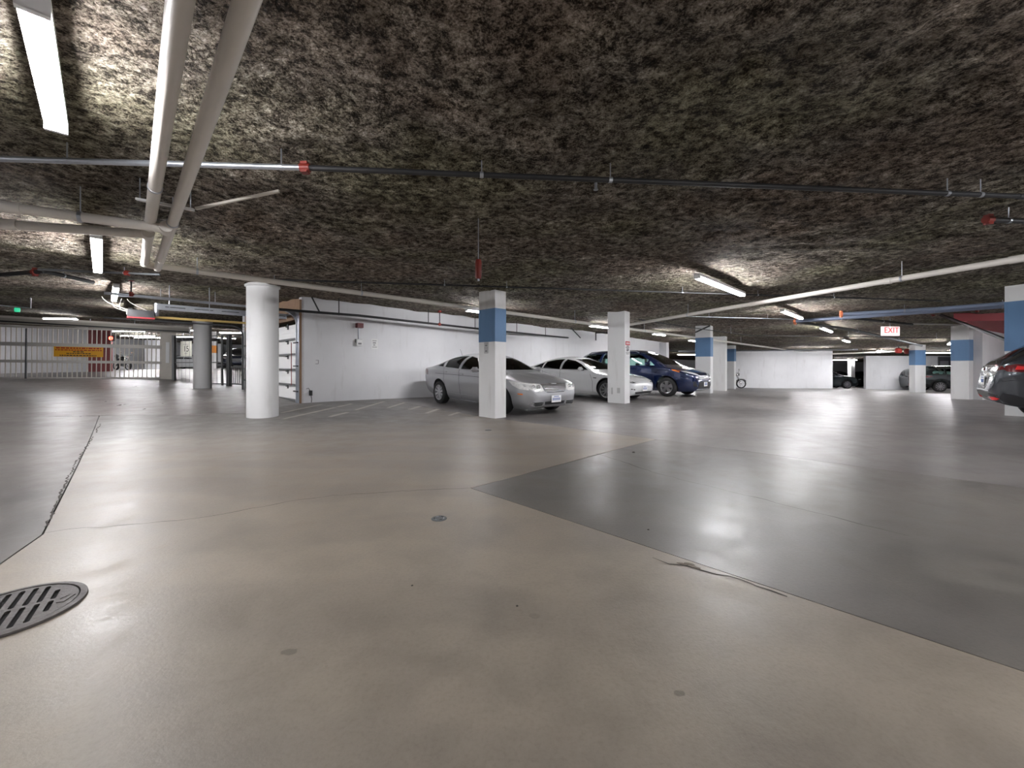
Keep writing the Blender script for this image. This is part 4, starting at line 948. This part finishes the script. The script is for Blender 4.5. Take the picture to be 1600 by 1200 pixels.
mb = MB(); a = W(1087, 519, 15.9); b = W(1109, 509, 16.0); mb.bar((0, 0, 0), b-a, .05, .05); tag(mb.build('pipe_brace', M_BLK, loc=a), 'short black brace over the pillar beside the minivan', 'bracket', 'pipe braces')
for i, (a, b, Y0, Y1, lb) in enumerate((((1060, 552), (1340, 549), 27, 28.5, 'far grey pipe along the top of the far wall'), ((1300, 556), (1480, 549), 29, 25, 'far white pipe over the second far wall'), ((1000, 548), (1118, 556), 26, 30, 'far grey pipe behind the minivan'))):
    pipe_thing('far_pipe', lb, [W(a[0], a[1]-3, Y0), W(b[0], b[1]-3, Y1)], .055, (M_GALV, M_PVC, M_DKM)[i], group='far pipes', hang=(.3, .7))
for px, py, Y, lb in ((1404, 548, 24, 'red lantern-shaped fitting under the far ceiling'), (1418, 549, 24, 'rust-red valve right of the red fitting under the far ceiling')):
    t = thing('pipe_valve', lb, 'valve', under(W(px, py, Y), .25), 0, 'red fittings far away'); mb = MB(); mb.lathe([(0, -.16), (.12, -.14), (.17, -.03), (.17, .06), (.1, .16), (0, .17)], seg=14); mb.build('valve_body', mat('bright_red_paint', (.55,.05,.04), .5) if px == 1404 else M_REDF, t, smooth=40)
    p = under(W(px, py, Y), .25); MB().tube([(0, 0, .15), (0, 0, cz(p.x, p.y)-p.z+.03)], .02, 6).build('rod', M_BLK, t)
# hanging red detector
p = W(747.5, 436, 4.5); t = thing('heat_detector', 'red detector hanging on a thin rod in the middle of the picture', 'detector', p)
mb = MB(); mb.lathe([(0, 0), (.028, .003), (.036, .03), (.036, .19), (.028, .215), (0, .22)], seg=10); mb.build('housing', M_REDF, t, smooth=35)
MB().tube([(0, 0, .21), (0, 0, cz(p.x, p.y)-p.z+.03)], .005, 6).build('rod', M_GALV, t); MB().tube([(0, 0, -.02), (0, 0, .01)], .012, 8).build('tip', M_GALV, t)

# ------------------------------------------------------------------ sectional garage door in the opening beside the wall
def frame_thing(name, label, cat, u, v, group=None):
    x, y = uv(u, v); return thing(name, label, cat, (x, y, gz(x, y)), A45, group)   # local x = along the wall, local y = along the door
d0, d1 = .22, 5.85
gd = frame_thing('sectional_garage_door', 'white sectional garage door beside the thick round column', 'garage door', 3.62, 11.2)
zh = 2.02; nsec = 5; hs = zh/nsec
for i in range(nsec):
    mb = MB(); mb.box((.03, (d0+d1)/2, .04+hs*(i+.5)), (.05, d1-d0, hs-.006)); 
    for k in range(1, 4): mb.box((.002, (d0+d1)/2, .04+hs*i+hs*k/4), (.008, d1-d0, .012))
    o = mb.build('door_panel', M_WHITEM, gd)
    mb = MB(); mb.bar((-.035, d0, .05+hs*i), (-.035, d1, .05+hs*i), .06, .045); mb.build('strut', M_DKM, o)
    for y_ in (d0+.9, d0+2.4, d0+3.9):
        mb = MB(); mb.box((-.015, y_, .04+hs*(i+1)-.04), (.03, .05, .14)); mb.lathe([(0, 0), (.022, 0), (.022, .03), (0, .03)], c=(-.05, y_, .04+hs*(i+1)-.055), seg=10); mb.build('hinge', M_DKM, o)
mb = MB(); mb.box((0, (d0+d1)/2, .03), (.05, d1-d0, .06)); mb.build('bottom_seal', M_BLKP, gd)
def track(y_, m, lab, xend):
    mb = MB(); c = []; zt_ = 2.12; R_ = .35
    for (dx, w_) in ((0, .06),):
        mb.bar((-.08, y_, 0), (-.08, y_, zt_-R_*.3), .05, w_)
        pts = [Vector((-.08-R_*(1-math.cos(a)), y_, zt_-R_*.3+R_*math.sin(a))) for a in [math.pi/2*i/8 for i in range(9)]]
        for a, b in zip(pts[:-1], pts[1:]): mb.bar(a, b+(b-a)*.1, w_, .05)
        mb.bar(pts[-1], (xend, y_, zt_+R_*.7+.02), w_, .05)
    o = mb.build('track', m, gd); o['label'] = lab
track(d0-.06, M_GALV, 'galvanised near track with its curve', -3.6); track(d1+.06, M_DKM, 'dark far track with its curve', -3.6)
mb = MB(); mb.box((-.02, d0-.14, 1.12), (.10, .12, 2.24)); mb.box((-.085, d0-.14, 1.12), (.012, .16, 2.24)); mb.build('jamb_flashing', M_GALV, gd)
for z_ in (.30, .95, 1.55): MB().box((-.10, d0-.04, z_), (.05, .30, .03)).build('track_bracket', M_BLK, gd)
mb = MB(); mb.tube([(-.16, d0+.12, .45), (-.16, d0+.12, 1.56)], .010, 8); mb.build('lift_cable', M_REDF, gd)
mb = MB(); mb.tube([(-.10, d0-.05, 2.32), (-.10, d1+.05, 2.32)], .016, 10); mb.lathe([(0, -.04), (.09, -.04), (.07, 0), (.09, .04), (0, .04)], c=(-.10, d0+.04, 2.32), axis='Y', seg=16); mb.build('torsion_shaft', M_GALV, gd)
mb = MB(); mb.lathe([(.035, -.8), (.035, .8)], c=(-.10, d0+1.4, 2.32), axis='Y', seg=12); mb.build('torsion_spring', M_BLK, gd)
hdr = struct(MB().box((.10, 3.12, 2.50), (.16, 6.2, .62)).build('trim_2', M_WOOD)); hdr.location = gd.location; hdr.rotation_euler = gd.rotation_euler; hdr['label'] = 'raw wooden header over the garage door'
j = struct(MB().box((-.02, .03, 1.3), (.10, .06, 2.7)).build('trim_3', M_WOOD)); j.location = gd.location; j.rotation_euler = gd.rotation_euler; j['label'] = 'wooden jamb at the wall corner'
# wall that carries the door beyond the opening
q0 = uv(3.62, 17.25); q1 = uv(3.62, 17.55); wall('wall_door_end', q0, q1, -.2, 3.2, th=.18, side=-1)
# perforated angle, operator rail, opener box
opn = frame_thing('garage_door_opener', 'garage door opener on hangers, black box with a red underside', 'door opener', 3.62, 14.1)
mb = MB(); mb.bar((-.15, 0, 2.13), (-2.7, 0, 2.13), .05, .06); o = mb.build('rail', mat('yellow_rail', (.42,.30,.10), .5), opn); o['label'] = 'yellowish rail'
bx = MB().box((-2.93, 0, 2.18), (.50, .42, .18)).build('opener_box', M_BLKP, opn); MB().box((-2.93, 0, 2.075), (.52, .44, .035)).build('red_base', mat('dark_red_plastic', (.22,.01,.015), .4), bx)
MB().tube([(-2.62, .02, 2.15), (-2.62, .02, 2.50)], .05, 12).build('steel_tube', M_GALV, opn, smooth=40)
for k, (sx, yy, ex_, ey, sag) in enumerate(((-3.95, -.1, -4.45, .0, .0), (-3.98, .05, -4.25, .05, .12), (-3.9, .1, -4.1, .05, .2), (-3.55, .0, -4.0, .02, -.05))):
    pts = []
    for i in range(13):
        tt = i/12; z_ = 2.25+(2.55-2.25)*tt-sag*math.sin(math.pi*tt)*.6; pts.append((.82+sx+(ex_-sx)*tt-.12*math.sin(math.pi*tt), yy+(ey-yy)*tt, z_))
    MB().tube(pts, .008, 6).build('cable', M_CREAM, opn, smooth=60)
ang = frame_thing('perforated_angle', 'long perforated steel angle hanging level over the round columns', 'bracket', 3.62, 11.45)
mb = MB(); mb.bar((-.3, 0, 2.20), (-2.8, 0, 2.20), .012, .13); mb.build('angle', M_GALV, ang)
for i in range(5): MB().box((-.5-i*.5, -.009, 2.205), (.34, .006, .014)).build('slot', M_BLKP, ang)
for X in (-.9, -1.0, -1.9, -2.6):
    p_ = Vector(ang.location)+Matrix.Rotation(A45, 3, 'Z')@Vector((X, 0, 0)); h_ = cz(p_.x, p_.y)-p_.z+.03
    MB().bar((X, 0, 2.14), (X, 0, h_), .035, .012).build('hanger', M_GALV, ang)
pipe_thing('conduit', 'thin pipe above the perforated angle', [W(185, 462, 9.0), W(250, 465, 9.2), W(400, 480, 10.3)], .022, M_GALV, hang=(.3, .68), group='conduits', elbows=False)
pipe_thing('conduit', 'thin greenish pipe just under the corner of the long white pipe', [W(60, 421, 6.9), W(250, 429, 7.0)], .020, M_DKM, hang=(.7,), group='conduits', couple=(.72,))
pipe_thing('sprinkler_main', 'dark pipe under the ceiling at the left edge', [W(-60, 434, 7.6), W(70, 424, 7.7), W(145, 441, 8.2)], .036, M_BLK, hang=(.3, .8), couple=(.62,), group='dark mains', elbows=False)
# emergency lamp on its conduit, far left
p = W(27, 484, 13.5); t = thing('emergency_light', 'small green emergency lamp hanging at the left edge', 'light', p)
mb = MB(); mb.lathe([(0, -.08), (.06, -.07), (.07, .0), (.06, .07), (0, .08)], seg=12); mb.build('lamp_body', M_GRN, t, smooth=40); MB().tube([(0, 0, .07), (-.02, 0, cz(p.x, p.y)-p.z+.03)], .008, 6).build('rod', M_GALV, t)
pipe_thing('conduit', 'thin conduit with an upturned end beside the green lamp', [W(-40, 474, 13.6), W(48, 481, 13.6), W(48, 466, 13.6)], .014, M_GALV, group='conduits')

# ------------------------------------------------------------------ exit gate, fence, pedestrian gate
g0 = W(-70, 592, 17.2); g1 = W(250, 592, 19.75); gv = Vector((g1.x-g0.x, g1.y-g0.y)); gl_ = gv.length; ga = math.atan2(gv.y, gv.x)
z0g = CH-(592-HY)*17.4/F; z1g = CH-(592-HY)*19.75/F; HT = 2.32
gt = thing('exit_gate', 'wide barred exit gate with a yellow notice, left of the columns', 'gate', (g0.x, g0.y, z0g), ga)
gt.rotation_euler = (0, -math.atan2(z1g-z0g, gl_), ga)
n = int(gl_/.165)
bar0 = MB().box((0, 0, HT/2), (.030, .030, HT)).mesh('bar', M_CREAM)
for i in range(n+1):
    o = bpy.data.objects.new('bar', bar0); COL.objects.link(o); o.parent = gt; o.location = (gl_*i/n, 0, 0)
for z_, h_, nm in ((.03, .10, 'bottom_rail'), (.78, .12, 'middle_rail'), (1.53, .16, 'middle_rail'), (HT-.03, .08, 'top_rail')):
    MB().box((gl_/2, -.03, z_), (gl_+.1, .05, h_)).build(nm, M_GATEG, gt)
mb = MB(); mb.box((gl_*.32, -.08, 1.12), (.05, .05, 2.2)); mb.build('brace_post', M_DKM, gt)
mb = MB(); mb.box((gl_+.32, 0, HT/2), (.60, .08, HT+.05)); o = mb.build('end_panel', M_CREAM, gt)
mb = MB(); mb.box((gl_+.30, -.05, HT*.55), (.14, .02, 1.0)); mb.build('lock_cover', M_WHITEM, o)
# notice, facing the photographer
s0 = ((105-(-70))/320)*gl_; sg_ = MB().box((0, 0, 0), (1.70, .015, .45)).build('notice_board', M_YEL, gt); sx_ = gl_*.575; sg_.location = (sx_, -.09, 1.23); sg_['label'] = 'yellow notice with red and black lines of lettering'
def lines(par, rows, m, yoff):
    for (z_, w_, h_, nw) in rows:
        mb = MB(); x_ = -w_/2; random.seed(int(z_*1000)+5)
        while x_ < w_/2-.02:
            q = min(random.uniform(.03, .11)*nw, w_/2-x_); mb.box((x_+q/2, yoff, z_), (q, .004, h_)); x_ += q+.022*nw
        mb.build('lettering', m, par)
lines(sg_, [(.165, 1.55, .06, 1.4)], M_REDI, -.010); lines(sg_, [(.075, 1.6, .045, 1.1)], M_REDI, -.010)
lines(sg_, [(.0, .40, .045, 1.2), (-.075, .85, .04, 1), (-.165, 1.3, .045, 1.1)], M_INK, -.010)
# header box and rail over the gate
hb = thing('gate_header', 'pale steel header running over the exit gate', 'gate header', W(-70, 494, 17.0), ga)
hb.rotation_euler = (0, math.atan2(.28, gl_), ga)
MB().box((gl_*.5+.3, 0, 0), (gl_+1.6, .22, .30)).build('beam', mat('header_paint', (.42,.39,.34), .5), hb); MB().box((gl_*.5+.3, -.14, .10), (gl_+1.6, .06, .09)).build('guide_rail', M_CREAM, hb)
MB().box((gl_*.5+.3, -.14, -.10), (gl_+1.6, .04, .06)).build('dark_channel', M_BLK, hb)
for f in (.15, .4, .62, .85):
    MB().tube([(gl_*f, 0, .1), (gl_*f, 0, .75)], .015, 6).build('hanger', M_GALV, hb)
# red signal lamp
p = W(173, 528.5, 20.5); t = thing('signal_light', 'lit red signal lamp behind the gate beside the faded red wall', 'light', p)
MB().box((0, .07, 0), (.22, .12, .30)).build('lamp_housing', M_BLKP, t); MB().lathe([(0, -.01), (.09, -.01), (.09, .01), (0, .01)], axis='Y', seg=16).build('lens', M_SIGR, t)
MB().tube([(0, .07, .15), (0, .07, cz(p.x, p.y)-p.z+.03)], .015, 6).build('rod', M_BLK, t)
def post_at(px, Y): x = (px-800)/F*Y; return Vector((x, Y, gz(x, Y)))
fa = post_at(272, 19.6); fb = post_at(358, 19.2); fv = (fb-fa); fl = Vector((fv.x, fv.y)).length; fang = math.atan2(fv.y, fv.x)
ft = thing('wire_fence', 'grey steel fence frame between the exit gate and the pedestrian gate', 'fence', fa, fang); ft.location.z = fb.z; ft.rotation_euler = (0, 0, fang)
for X, w_ in ((0, .12), (fl*.88, .06), (fl, .16)): MB().box((X, 0, 1.2), (w_, w_, 2.4)).build('post', M_FEN, ft)
for z_ in (.10, 1.10, 2.36): MB().box((fl/2, 0, z_), (fl, .035, .045)).build('rail', M_FEN, ft)
rod0 = MB().box((0, 0, 1.2), (.008, .008, 2.3)).mesh('rod', M_FEN)
for i in range(1, 14):
    o = bpy.data.objects.new('rod', rod0); COL.objects.link(o); o.parent = ft; o.location = (fl*i/14, 0, 0)
pa = post_at(361.5, 19.0); pb = post_at(381, 18.2); pv = pb-pa; pl = Vector((pv.x, pv.y)).length; pang = math.atan2(pv.y, pv.x)
pt = thing('pedestrian_gate', 'dark pedestrian gate with closed rods in its lower part, left of the round column', 'gate', pa, pang)
for X in (0, pl): MB().box((X, 0, 1.15), (.05, .05, 2.3)).build('stile', M_FEN, pt)
for z_ in (.12, .90, 2.28): MB().box((pl/2, 0, z_), (pl, .04, .06)).build('rail', M_FEN, pt)
for i in range(1, 6): MB().box((pl*i/6, 0, .5), (.018, .018, .8)).build('rod', M_FEN, pt)
MB().box((pl-.05, -.04, .55), (.10, .05, .10)).build('latch', M_BLK, pt)
# speed limit sign behind the fence
p = W(291, 545, 27); t = thing('speed_limit_sign', 'white speed limit sign reading 15 behind the fence', 'sign', p, -.3)
bd = MB().box((0, 0, 0), (1.0, .02, 1.0)).build('board', mat('sign_white', (.62,.62,.54), .5), t)
text('15', .55, M_INK, bd, (0, -.013, -.02), (math.pi/2, 0, 0)); text('MAXIMUM', .11, M_INKG, bd, (0, -.013, .28), (math.pi/2, 0, 0)); text('km/h', .13, M_INKG, bd, (0, -.013, -.30), (math.pi/2, 0, 0))
for X in (-.3, .3): MB().tube([(X, 0, .42), (X, 0, cz(p.x, p.y)-p.z+.03)], .012, 6).build('hanger', M_GALV, t)
pipe_thing('far_pipe', 'dark pipe over the speed limit sign', [W(272, 530, 24), W(345, 531, 24)], .09, M_DKM, hang=(.2, .8), group='far pipes')

# ------------------------------------------------------------------ things on the wall and pillars
def wallpt(px, py, v=11.2):
    k = (px-800)/F; Y = v/R2/(1-k); return W(px, py, Y)
def on_wall(name, label, cat, px, py, dims, m, group=None, parts=None, off=0):
    p = wallpt(px, py); t = thing(name, label, cat, p, A45, group); return t
p = wallpt(560, 509); t = thing('alarm_bell', 'dark red alarm box on the wall above a conduit', 'alarm', p, A45)
mb = MB(); mb.box((0, -.07, 0), (.17, .14, .13)); mb.build('housing', mat('dark_red_box', (.12,.01,.012), .5), t)
hh = (533-512)*p.y/F; MB().tube([(0, -.02, -.06), (0, -.02, -hh)], .013, 8).build('conduit', M_GALV, t)
p = wallpt(560, 535.5); t = thing('call_station', 'small white wall box under the dark red alarm', 'wall box', p, A45)
MB().box((0, -.045, 0), (.16, .09, .18)).build('housing', M_WHITEM, t); MB().box((0, -.094, -.03), (.09, .01, .05)).build('grille', M_INKG, t); MB().box((0, -.01, .05), (.20, .02, .10)).build('backplate', M_DKM, t)
def notice(px, py, w_, h_, label, rows, parent_pt=None, ang_=A45, m=M_PAPER, name='notice'):
    p = parent_pt or wallpt(px, py); t = thing(name, label, 'notice', p, ang_, 'paper notices')
    b_ = MB().box((0, -.006, 0), (w_, .008, h_)).build('sheet', m, t); lines(b_, rows, M_INKG, -.012); return t, b_
notice(585, 537.5, .20, .30, 'white paper notice on the wall right of the small box', [(.09, .12, .02, .4), (.03, .10, .035, .3), (-.03, .08, .03, .3), (-.09, .13, .02, .4)])
p = wallpt(495.5, 565.5); t = thing('stencilled_mark', 'faint grey stencilled mark low on the wall near its corner', 'marking', p, A45)
mb = MB(); mb.box((0, -.003, .045), (.07, .004, .012)); mb.box((.03, -.003, .0), (.015, .004, .08)); mb.box((-.005, -.003, -.05), (.08, .004, .014)); mb.build('paint', M_INKG, t)
p = wallpt(484.5, 614); t = thing('power_plug', 'black plug with its cord at the foot of the wall corner', 'plug', p, A45)
mb = MB(); mb.box((0, -.045, 0), (.06, .08, .13)); mb.build('plug_body', M_BLKP, t); MB().tube([(0, -.06, -.05), (.012, -.08, -.15), (.0, -.09, -.24)], .009, 6).build('cord', M_BLKP, t, smooth=60)
MB().tube([(-.01, -.03, .06), (-.05, -.03, .13), (-.10, -.03, .11)], .007, 6).build('cable', M_BLKP, t, smooth=60)
# stencilled notice on the front face of pillar 2, sign on pillar 3
pt_, lr, ll, z0 = p2; rot = Matrix.Rotation(A45, 3, 'Z')
q = Vector(pt_.location)+rot@Vector((-.004, .27, 0)); q.z = CH+(HY-543)*8.8/F
t = thing('stencilled_notice', 'grey stencilled notice on the shaded face of the pillar before the sedan', 'notice', q, A45-math.pi/2)
o = MB().box((0, -.002, 0), (.14, .004, .24)).build('sheet', mat('pillar_notice_grey', (.52,.52,.53), .7), t)
for z_ in (.035, -.085):
    mb = MB(); mb.box((0, -.006, z_+.055), (.12, .004, .008)); mb.box((0, -.006, z_-.035), (.12, .004, .008)); mb.box((0, -.006, z_+.01), (.07, .004, .035)); mb.build('lettering', M_INKG, o)
pt_, lr, ll, z0 = p3
q = Vector(pt_.location)+rot@Vector((.15, -.006, 0)); q.z = CH+(HY-545)*12.1/F
t = thing('parking_sign', 'white sign with a red heading on the narrow face of the plain pillar', 'sign', q, A45)
o = MB().box((0, -.004, 0), (.26, .008, .45)).build('board', M_PAPER, t); MB().box((0, -.010, .165), (.25, .006, .11)).build('red_heading', mat('sign_red', (.55,.06,.07), .5), o)
mb = MB(); 
for x_ in (-.07, -.02, .03, .075): mb.box((x_, -.015, .165), (.03, .004, .045))
mb.build('lettering', M_PAPER, o); lines(o, [(.08, .13, .022, .4), (.04, .22, .022, .5), (-.01, .14, .03, .5), (-.055, .14, .03, .5), (-.11, .2, .014, .4), (-.15, .18, .014, .4)], M_INK, -.012)
# scuffs on pillar feet
for (P_, pos, sz, lb) in ((p3, (-.003, .20, .38), (.004, .10, .16), 'grey scuff low on the plain pillar, left one'), (p3, (-.003, .42, .36), (.004, .05, .20), 'grey scuff low on the plain pillar, right one')):
    o = MB().box(pos, sz).build('scuff_mark', mat('scuff_grey', (.50,.50,.50), .8), P_[0])
# exit sign, hung square to the aisle
p = under(W(1391, 517.5, 19.5), .22); t = thing('exit_sign', 'red and white exit sign hanging beyond the blue pipes', 'sign', p, .12)
bd = MB().box((0, 0, 0), (.62, .08, .30)).build('box', M_EXIT, t); text('EXIT', .27, M_EXITR, bd, (0, -.045, .02), (math.pi/2, 0, 0), ext=.004)
MB().tube([(0, 0, .15), (0, 0, cz(p.x, p.y)-p.z+.03)], .012, 6).build('rod', M_GALV, t)
# bollard-like items: dark window openings on the far right wall
p = W(1477, 565, 31.0); t = thing('wall_opening', 'dark opening with a pale panel in the far wall over the wagon', 'wall opening', p)
MB().box((0, -.03, 0), (1.15, .06, .75)).build('recess', mat('opening_grey', (.08,.08,.09), .6), t); MB().box((-.15, -.07, -.12), (.62, .03, .34)).build('panel', mat('opening_panel', (.28,.28,.30), .6), t)
p = W(1524, 547, 15.6); z_ = gz(p.x, p.y); t = thing('door_frame_post', 'pale frame with dark gaps between the large pillar and the lobby wall', 'door frame', (p.x, p.y, z_))
MB().box((.12, .1, 1.25), (.22, .06, 2.5)).build('frame', M_WALL, t); 
for a_, b_ in ((1.75, 2.15), (1.62, 1.70), (.05, .95)): MB().box((-.03, .06, (a_+b_)/2), (.16, .06, b_-a_)).build('dark_panel', M_BLKP, t)

# ------------------------------------------------------------------ drains and bits on the floor
gr0 = Vector((-2.24, 1.825)); rG = .224
t = thing('floor_drain', 'large cast iron grate with slots at the left edge', 'drain', (gr0.x, gr0.y, 0), math.radians(-52), 'floor drains')
MB().lathe([(rG+.012, 0), (rG+.022, .004), (rG+.02, .013), (rG-.004, .016), (rG-.006, 0)], seg=64, close=True).build('frame', M_IRON, t, smooth=30)
MB().lathe([(0, .0005), (rG-.004, .0005), (rG-.004, .002), (0, .002)], seg=48).build('pit', M_BLACK, t)  # black disc stands in for the shaded depth beneath the slots
mb = MB(); mb.lathe([(0, .003), (rG-.010, .003), (rG-.010, .0135), (0, .0135)], seg=64); plate_ = mb.mesh('grate', M_IRON); cuts = MB()
def slot(x0_, x1_, y_):
    w_ = .0095; pts = [(x0_, y_-w_), (x1_, y_-w_)]+[(x1_+w_*math.cos(a), y_+w_*math.sin(a)) for a in (-1, -.5, 0, .5, 1)]+[(x1_, y_+w_), (x0_, y_+w_)]+[(x0_-w_*math.cos(a), y_+w_*math.sin(a)) for a in (1, .5, 0, -.5, -1)]
    cuts.prism(pts, -.01, .03)
for i in range(-4, 5):
    y_ = .043*i; half = math.sqrt(max(0, (rG-.032)**2-y_*y_))*(.72 if i == 3 else 1)
    if i >= 4: continue
    a_ = -half if half < .19 else -.185
    slot(max(a_, -.185), -.018, y_); slot(.018, min(half, .185), y_)
bm = bmesh.new(); bm.from_mesh(plate_); bmesh.ops.remove_doubles(bm, verts=bm.verts, dist=1e-5); bm.to_mesh(plate_); bm.free()
g_ = boolean(plate_, [cuts.mesh('slots', M_IRON)], 'grate'); o = bpy.data.objects.new('grate', g_); COL.objects.link(o); o.parent = t; 
mb = MB(); mb.prism([(-.05, .150), (.05, .150), (.06, .175), (.0, .205), (-.06, .175)], .0130, .0165); mb.build('lift_plate', M_IRON, t); mb = MB(); mb.prism([(-.025, .158), (.025, .158), (.0, .185)], .0160, .0185); mb.build('arrow_boss', M_IRON, t)
p = G(686, 811); t = thing('floor_drain', 'small round metal cleanout cover in the middle of the floor', 'drain', (p.x, p.y, p.z), 0, 'floor drains')
MB().lathe([(0, .004), (.052, .004), (.056, .001), (.056, 0)], seg=28).build('cover', M_DKM, t, smooth=30)
for i in range(6):
    a_ = i*math.pi/3; MB().box((.034*math.cos(a_), .034*math.sin(a_), .0042), (.018, .006, .0022), rot=a_+1.57).build('slot', M_BLACK if i % 2 else M_GALV, t)
p = G(763, 672.5); tag(MB().lathe([(0, .004), (.055, .004), (.06, 0)], seg=20).build('cleanout_cover', M_DKM, loc=(p.x, p.y, p.z)), 'tiny dark disc in the floor before the blue-banded pillar', 'drain', 'floor drains')
for k, (px, py, r_, lb) in enumerate(((808, 1007-60, .006, 'tiny dark chip in the concrete near the middle'), (644, 919, .006, 'small black pebble on the tan floor'), (1013, 829, .008, 'dark chip on the dark floor slab'), (990, 707, .02, 'dark spot beside the crack on the dark slab'))):
    p = G(px, py); mb = MB(); mb.lathe([(0, r_*.5), (r_*.7, r_*.4), (r_, 0)], seg=7); tag(mb.build('floor_chip', M_CRK, loc=(p.x, p.y, p.z)), lb, 'debris', 'chips on the floor')
# broken edge along the joint of the dark slab
for k, (px, py) in enumerate(((1076, 884), (1088, 889), (1066, 881))):
    p = G(px, py); random.seed(k); mb = MB(); mb.prism([(r2*math.cos(a), .45*r2*math.sin(a)) for a, r2 in [(i*.9, random.uniform(.015, .035)) for i in range(7)]], 0, .002); o = mb.build('spall', mat('spall_tan', (.16,.135,.11), .9), floor, loc=(p.x, p.y, p.z+.0005)); o.rotation_euler = (0, 0, -.6)
# ------------------------------------------------------------------ motorcycles
def motorcycle(label, px, Y, ang_, name='motorcycle'):
    x, y = (px-800)/F*Y, Y; t = thing(name, label, 'motorcycle', (x, y, gz(x, y)), ang_, 'parked motorcycles'); mb = MB()
    for X in (-.70, .72):
        o = MB(); o.lathe([(.24, -.05), (.29, -.06), (.315, -.03), (.315, .03), (.29, .06), (.24, .05)], axis='Y', seg=28, close=True); w_ = o.build('wheel', M_RUB, t, smooth=50, loc=(X, 0, .315))
        o = MB(); o.lathe([(.235, -.03), (.25, -.03), (.25, .03), (.235, .03)], axis='Y', seg=24, close=True); o.lathe([(0, -.05), (.05, -.05), (.05, .05), (0, .05)], axis='Y', seg=12)
        for i in range(7): a_ = i*2*math.pi/7; o.bar((0, 0, 0), (.24*math.cos(a_), 0, .24*math.sin(a_)), .03, .015)
        o.build('rim', M_ALLOY, w_)
    for s_ in (-.09, .09): MB().tube([(.72, s_, .315), (.42, s_*.9, .95)], .022, 8).build('fork', M_CHR, t, smooth=50)
    MB().tube([(.42, -.34, 1.08), (.46, -.15, 1.03), (.44, 0, 1.0), (.46, .15, 1.03), (.42, .34, 1.08)], .014, 8).build('handlebar', M_BLK, t, smooth=50)
    for s_ in (-.3, .3):
        q = MB(); q.tube([(.44, s_, 1.06), (.46, s_*1.1, 1.22)], .007, 6); q.lathe([(0, -.01), (.06, -.01), (.06, .01), (0, .01)], c=(.46, s_*1.1, 1.25), axis='X', seg=12); q.build('mirror', M_CHR, t)
    q = MB(); q.lathe([(0, -.06), (.07, -.04), (.09, .03), (.085, .05), (0, .05)], c=(.56, 0, .92), axis='X', seg=16); q.build('headlight', M_CHR, t, smooth=40)
    def blob(nm, c, d, m):
        bm = bmesh.new(); bmesh.ops.create_icosphere(bm, subdivisions=3, radius=1); 
        for v in bm.verts: v.co = Vector((c[0]+v.co.x*d[0], c[1]+v.co.y*d[1], c[2]+v.co.z*d[2]))
        me = bpy.data.meshes.new(nm); bm.to_mesh(me); bm.free(); me.materials.append(m); me.polygons.foreach_set('use_smooth', [True]*len(me.polygons)); o = bpy.data.objects.new(nm, me); COL.objects.link(o); o.parent = t
    blob('fuel_tank', (.14, 0, .86), (.30, .15, .14), P_DKG); blob('seat', (-.34, 0, .79), (.34, .14, .07), M_BLKP); blob('backrest', (-.66, 0, 1.0), (.05, .13, .16), M_BLKP)
    q = MB(); q.box((.08, 0, .47), (.36, .28, .34)); 
    for k in range(4): q.box((.12, 0, .56+k*.035), (.26, .32, .012))
    q.build('engine', M_DKM, t)
    MB().tube([(.1, .16, .40), (-.2, .19, .28), (-.85, .20, .33)], [.025, .035, .05], 10).build('exhaust', M_CHR, t, smooth=50)
    for a_, nm in ((.72, 'front_fender'), (-.70, 'rear_fender')):
        q = MB(); pts = [(a_+.345*math.cos(b_), .07*0, .315+.345*math.sin(b_)) for b_ in [math.pi*(.15+.7*i/8) for i in range(9)]]
        for c_, d_ in zip(pts[:-1], pts[1:]): q.bar(c_, d_, .13, .012)
        q.build(nm, P_DKG, t)
    q = MB(); q.bar((.42, 0, .93), (-.1, 0, .55), .05, .06); q.bar((-.1, 0, .55), (-.70, 0, .315), .16, .05); q.bar((.1, 0, .72), (-.65, 0, .70), .06, .05); q.build('frame', M_BLK, t)
    q = MB(); q.prism([(.50, -.18), (.54, -.18), (.48, .18), (.44, .18)][:4], 1.02, 1.03)
    MB().bar((.0, .12, .25), (-.05, .3, .01), .02, .02).build('side_stand', M_BLK, t)
    return t
motorcycle('black motorcycle parked beyond the exit gate', 191, 29.5, math.radians(-20))
motorcycle('motorcycle mostly hidden behind the small blue-banded pillar', 1140, 27.6, math.radians(-8))
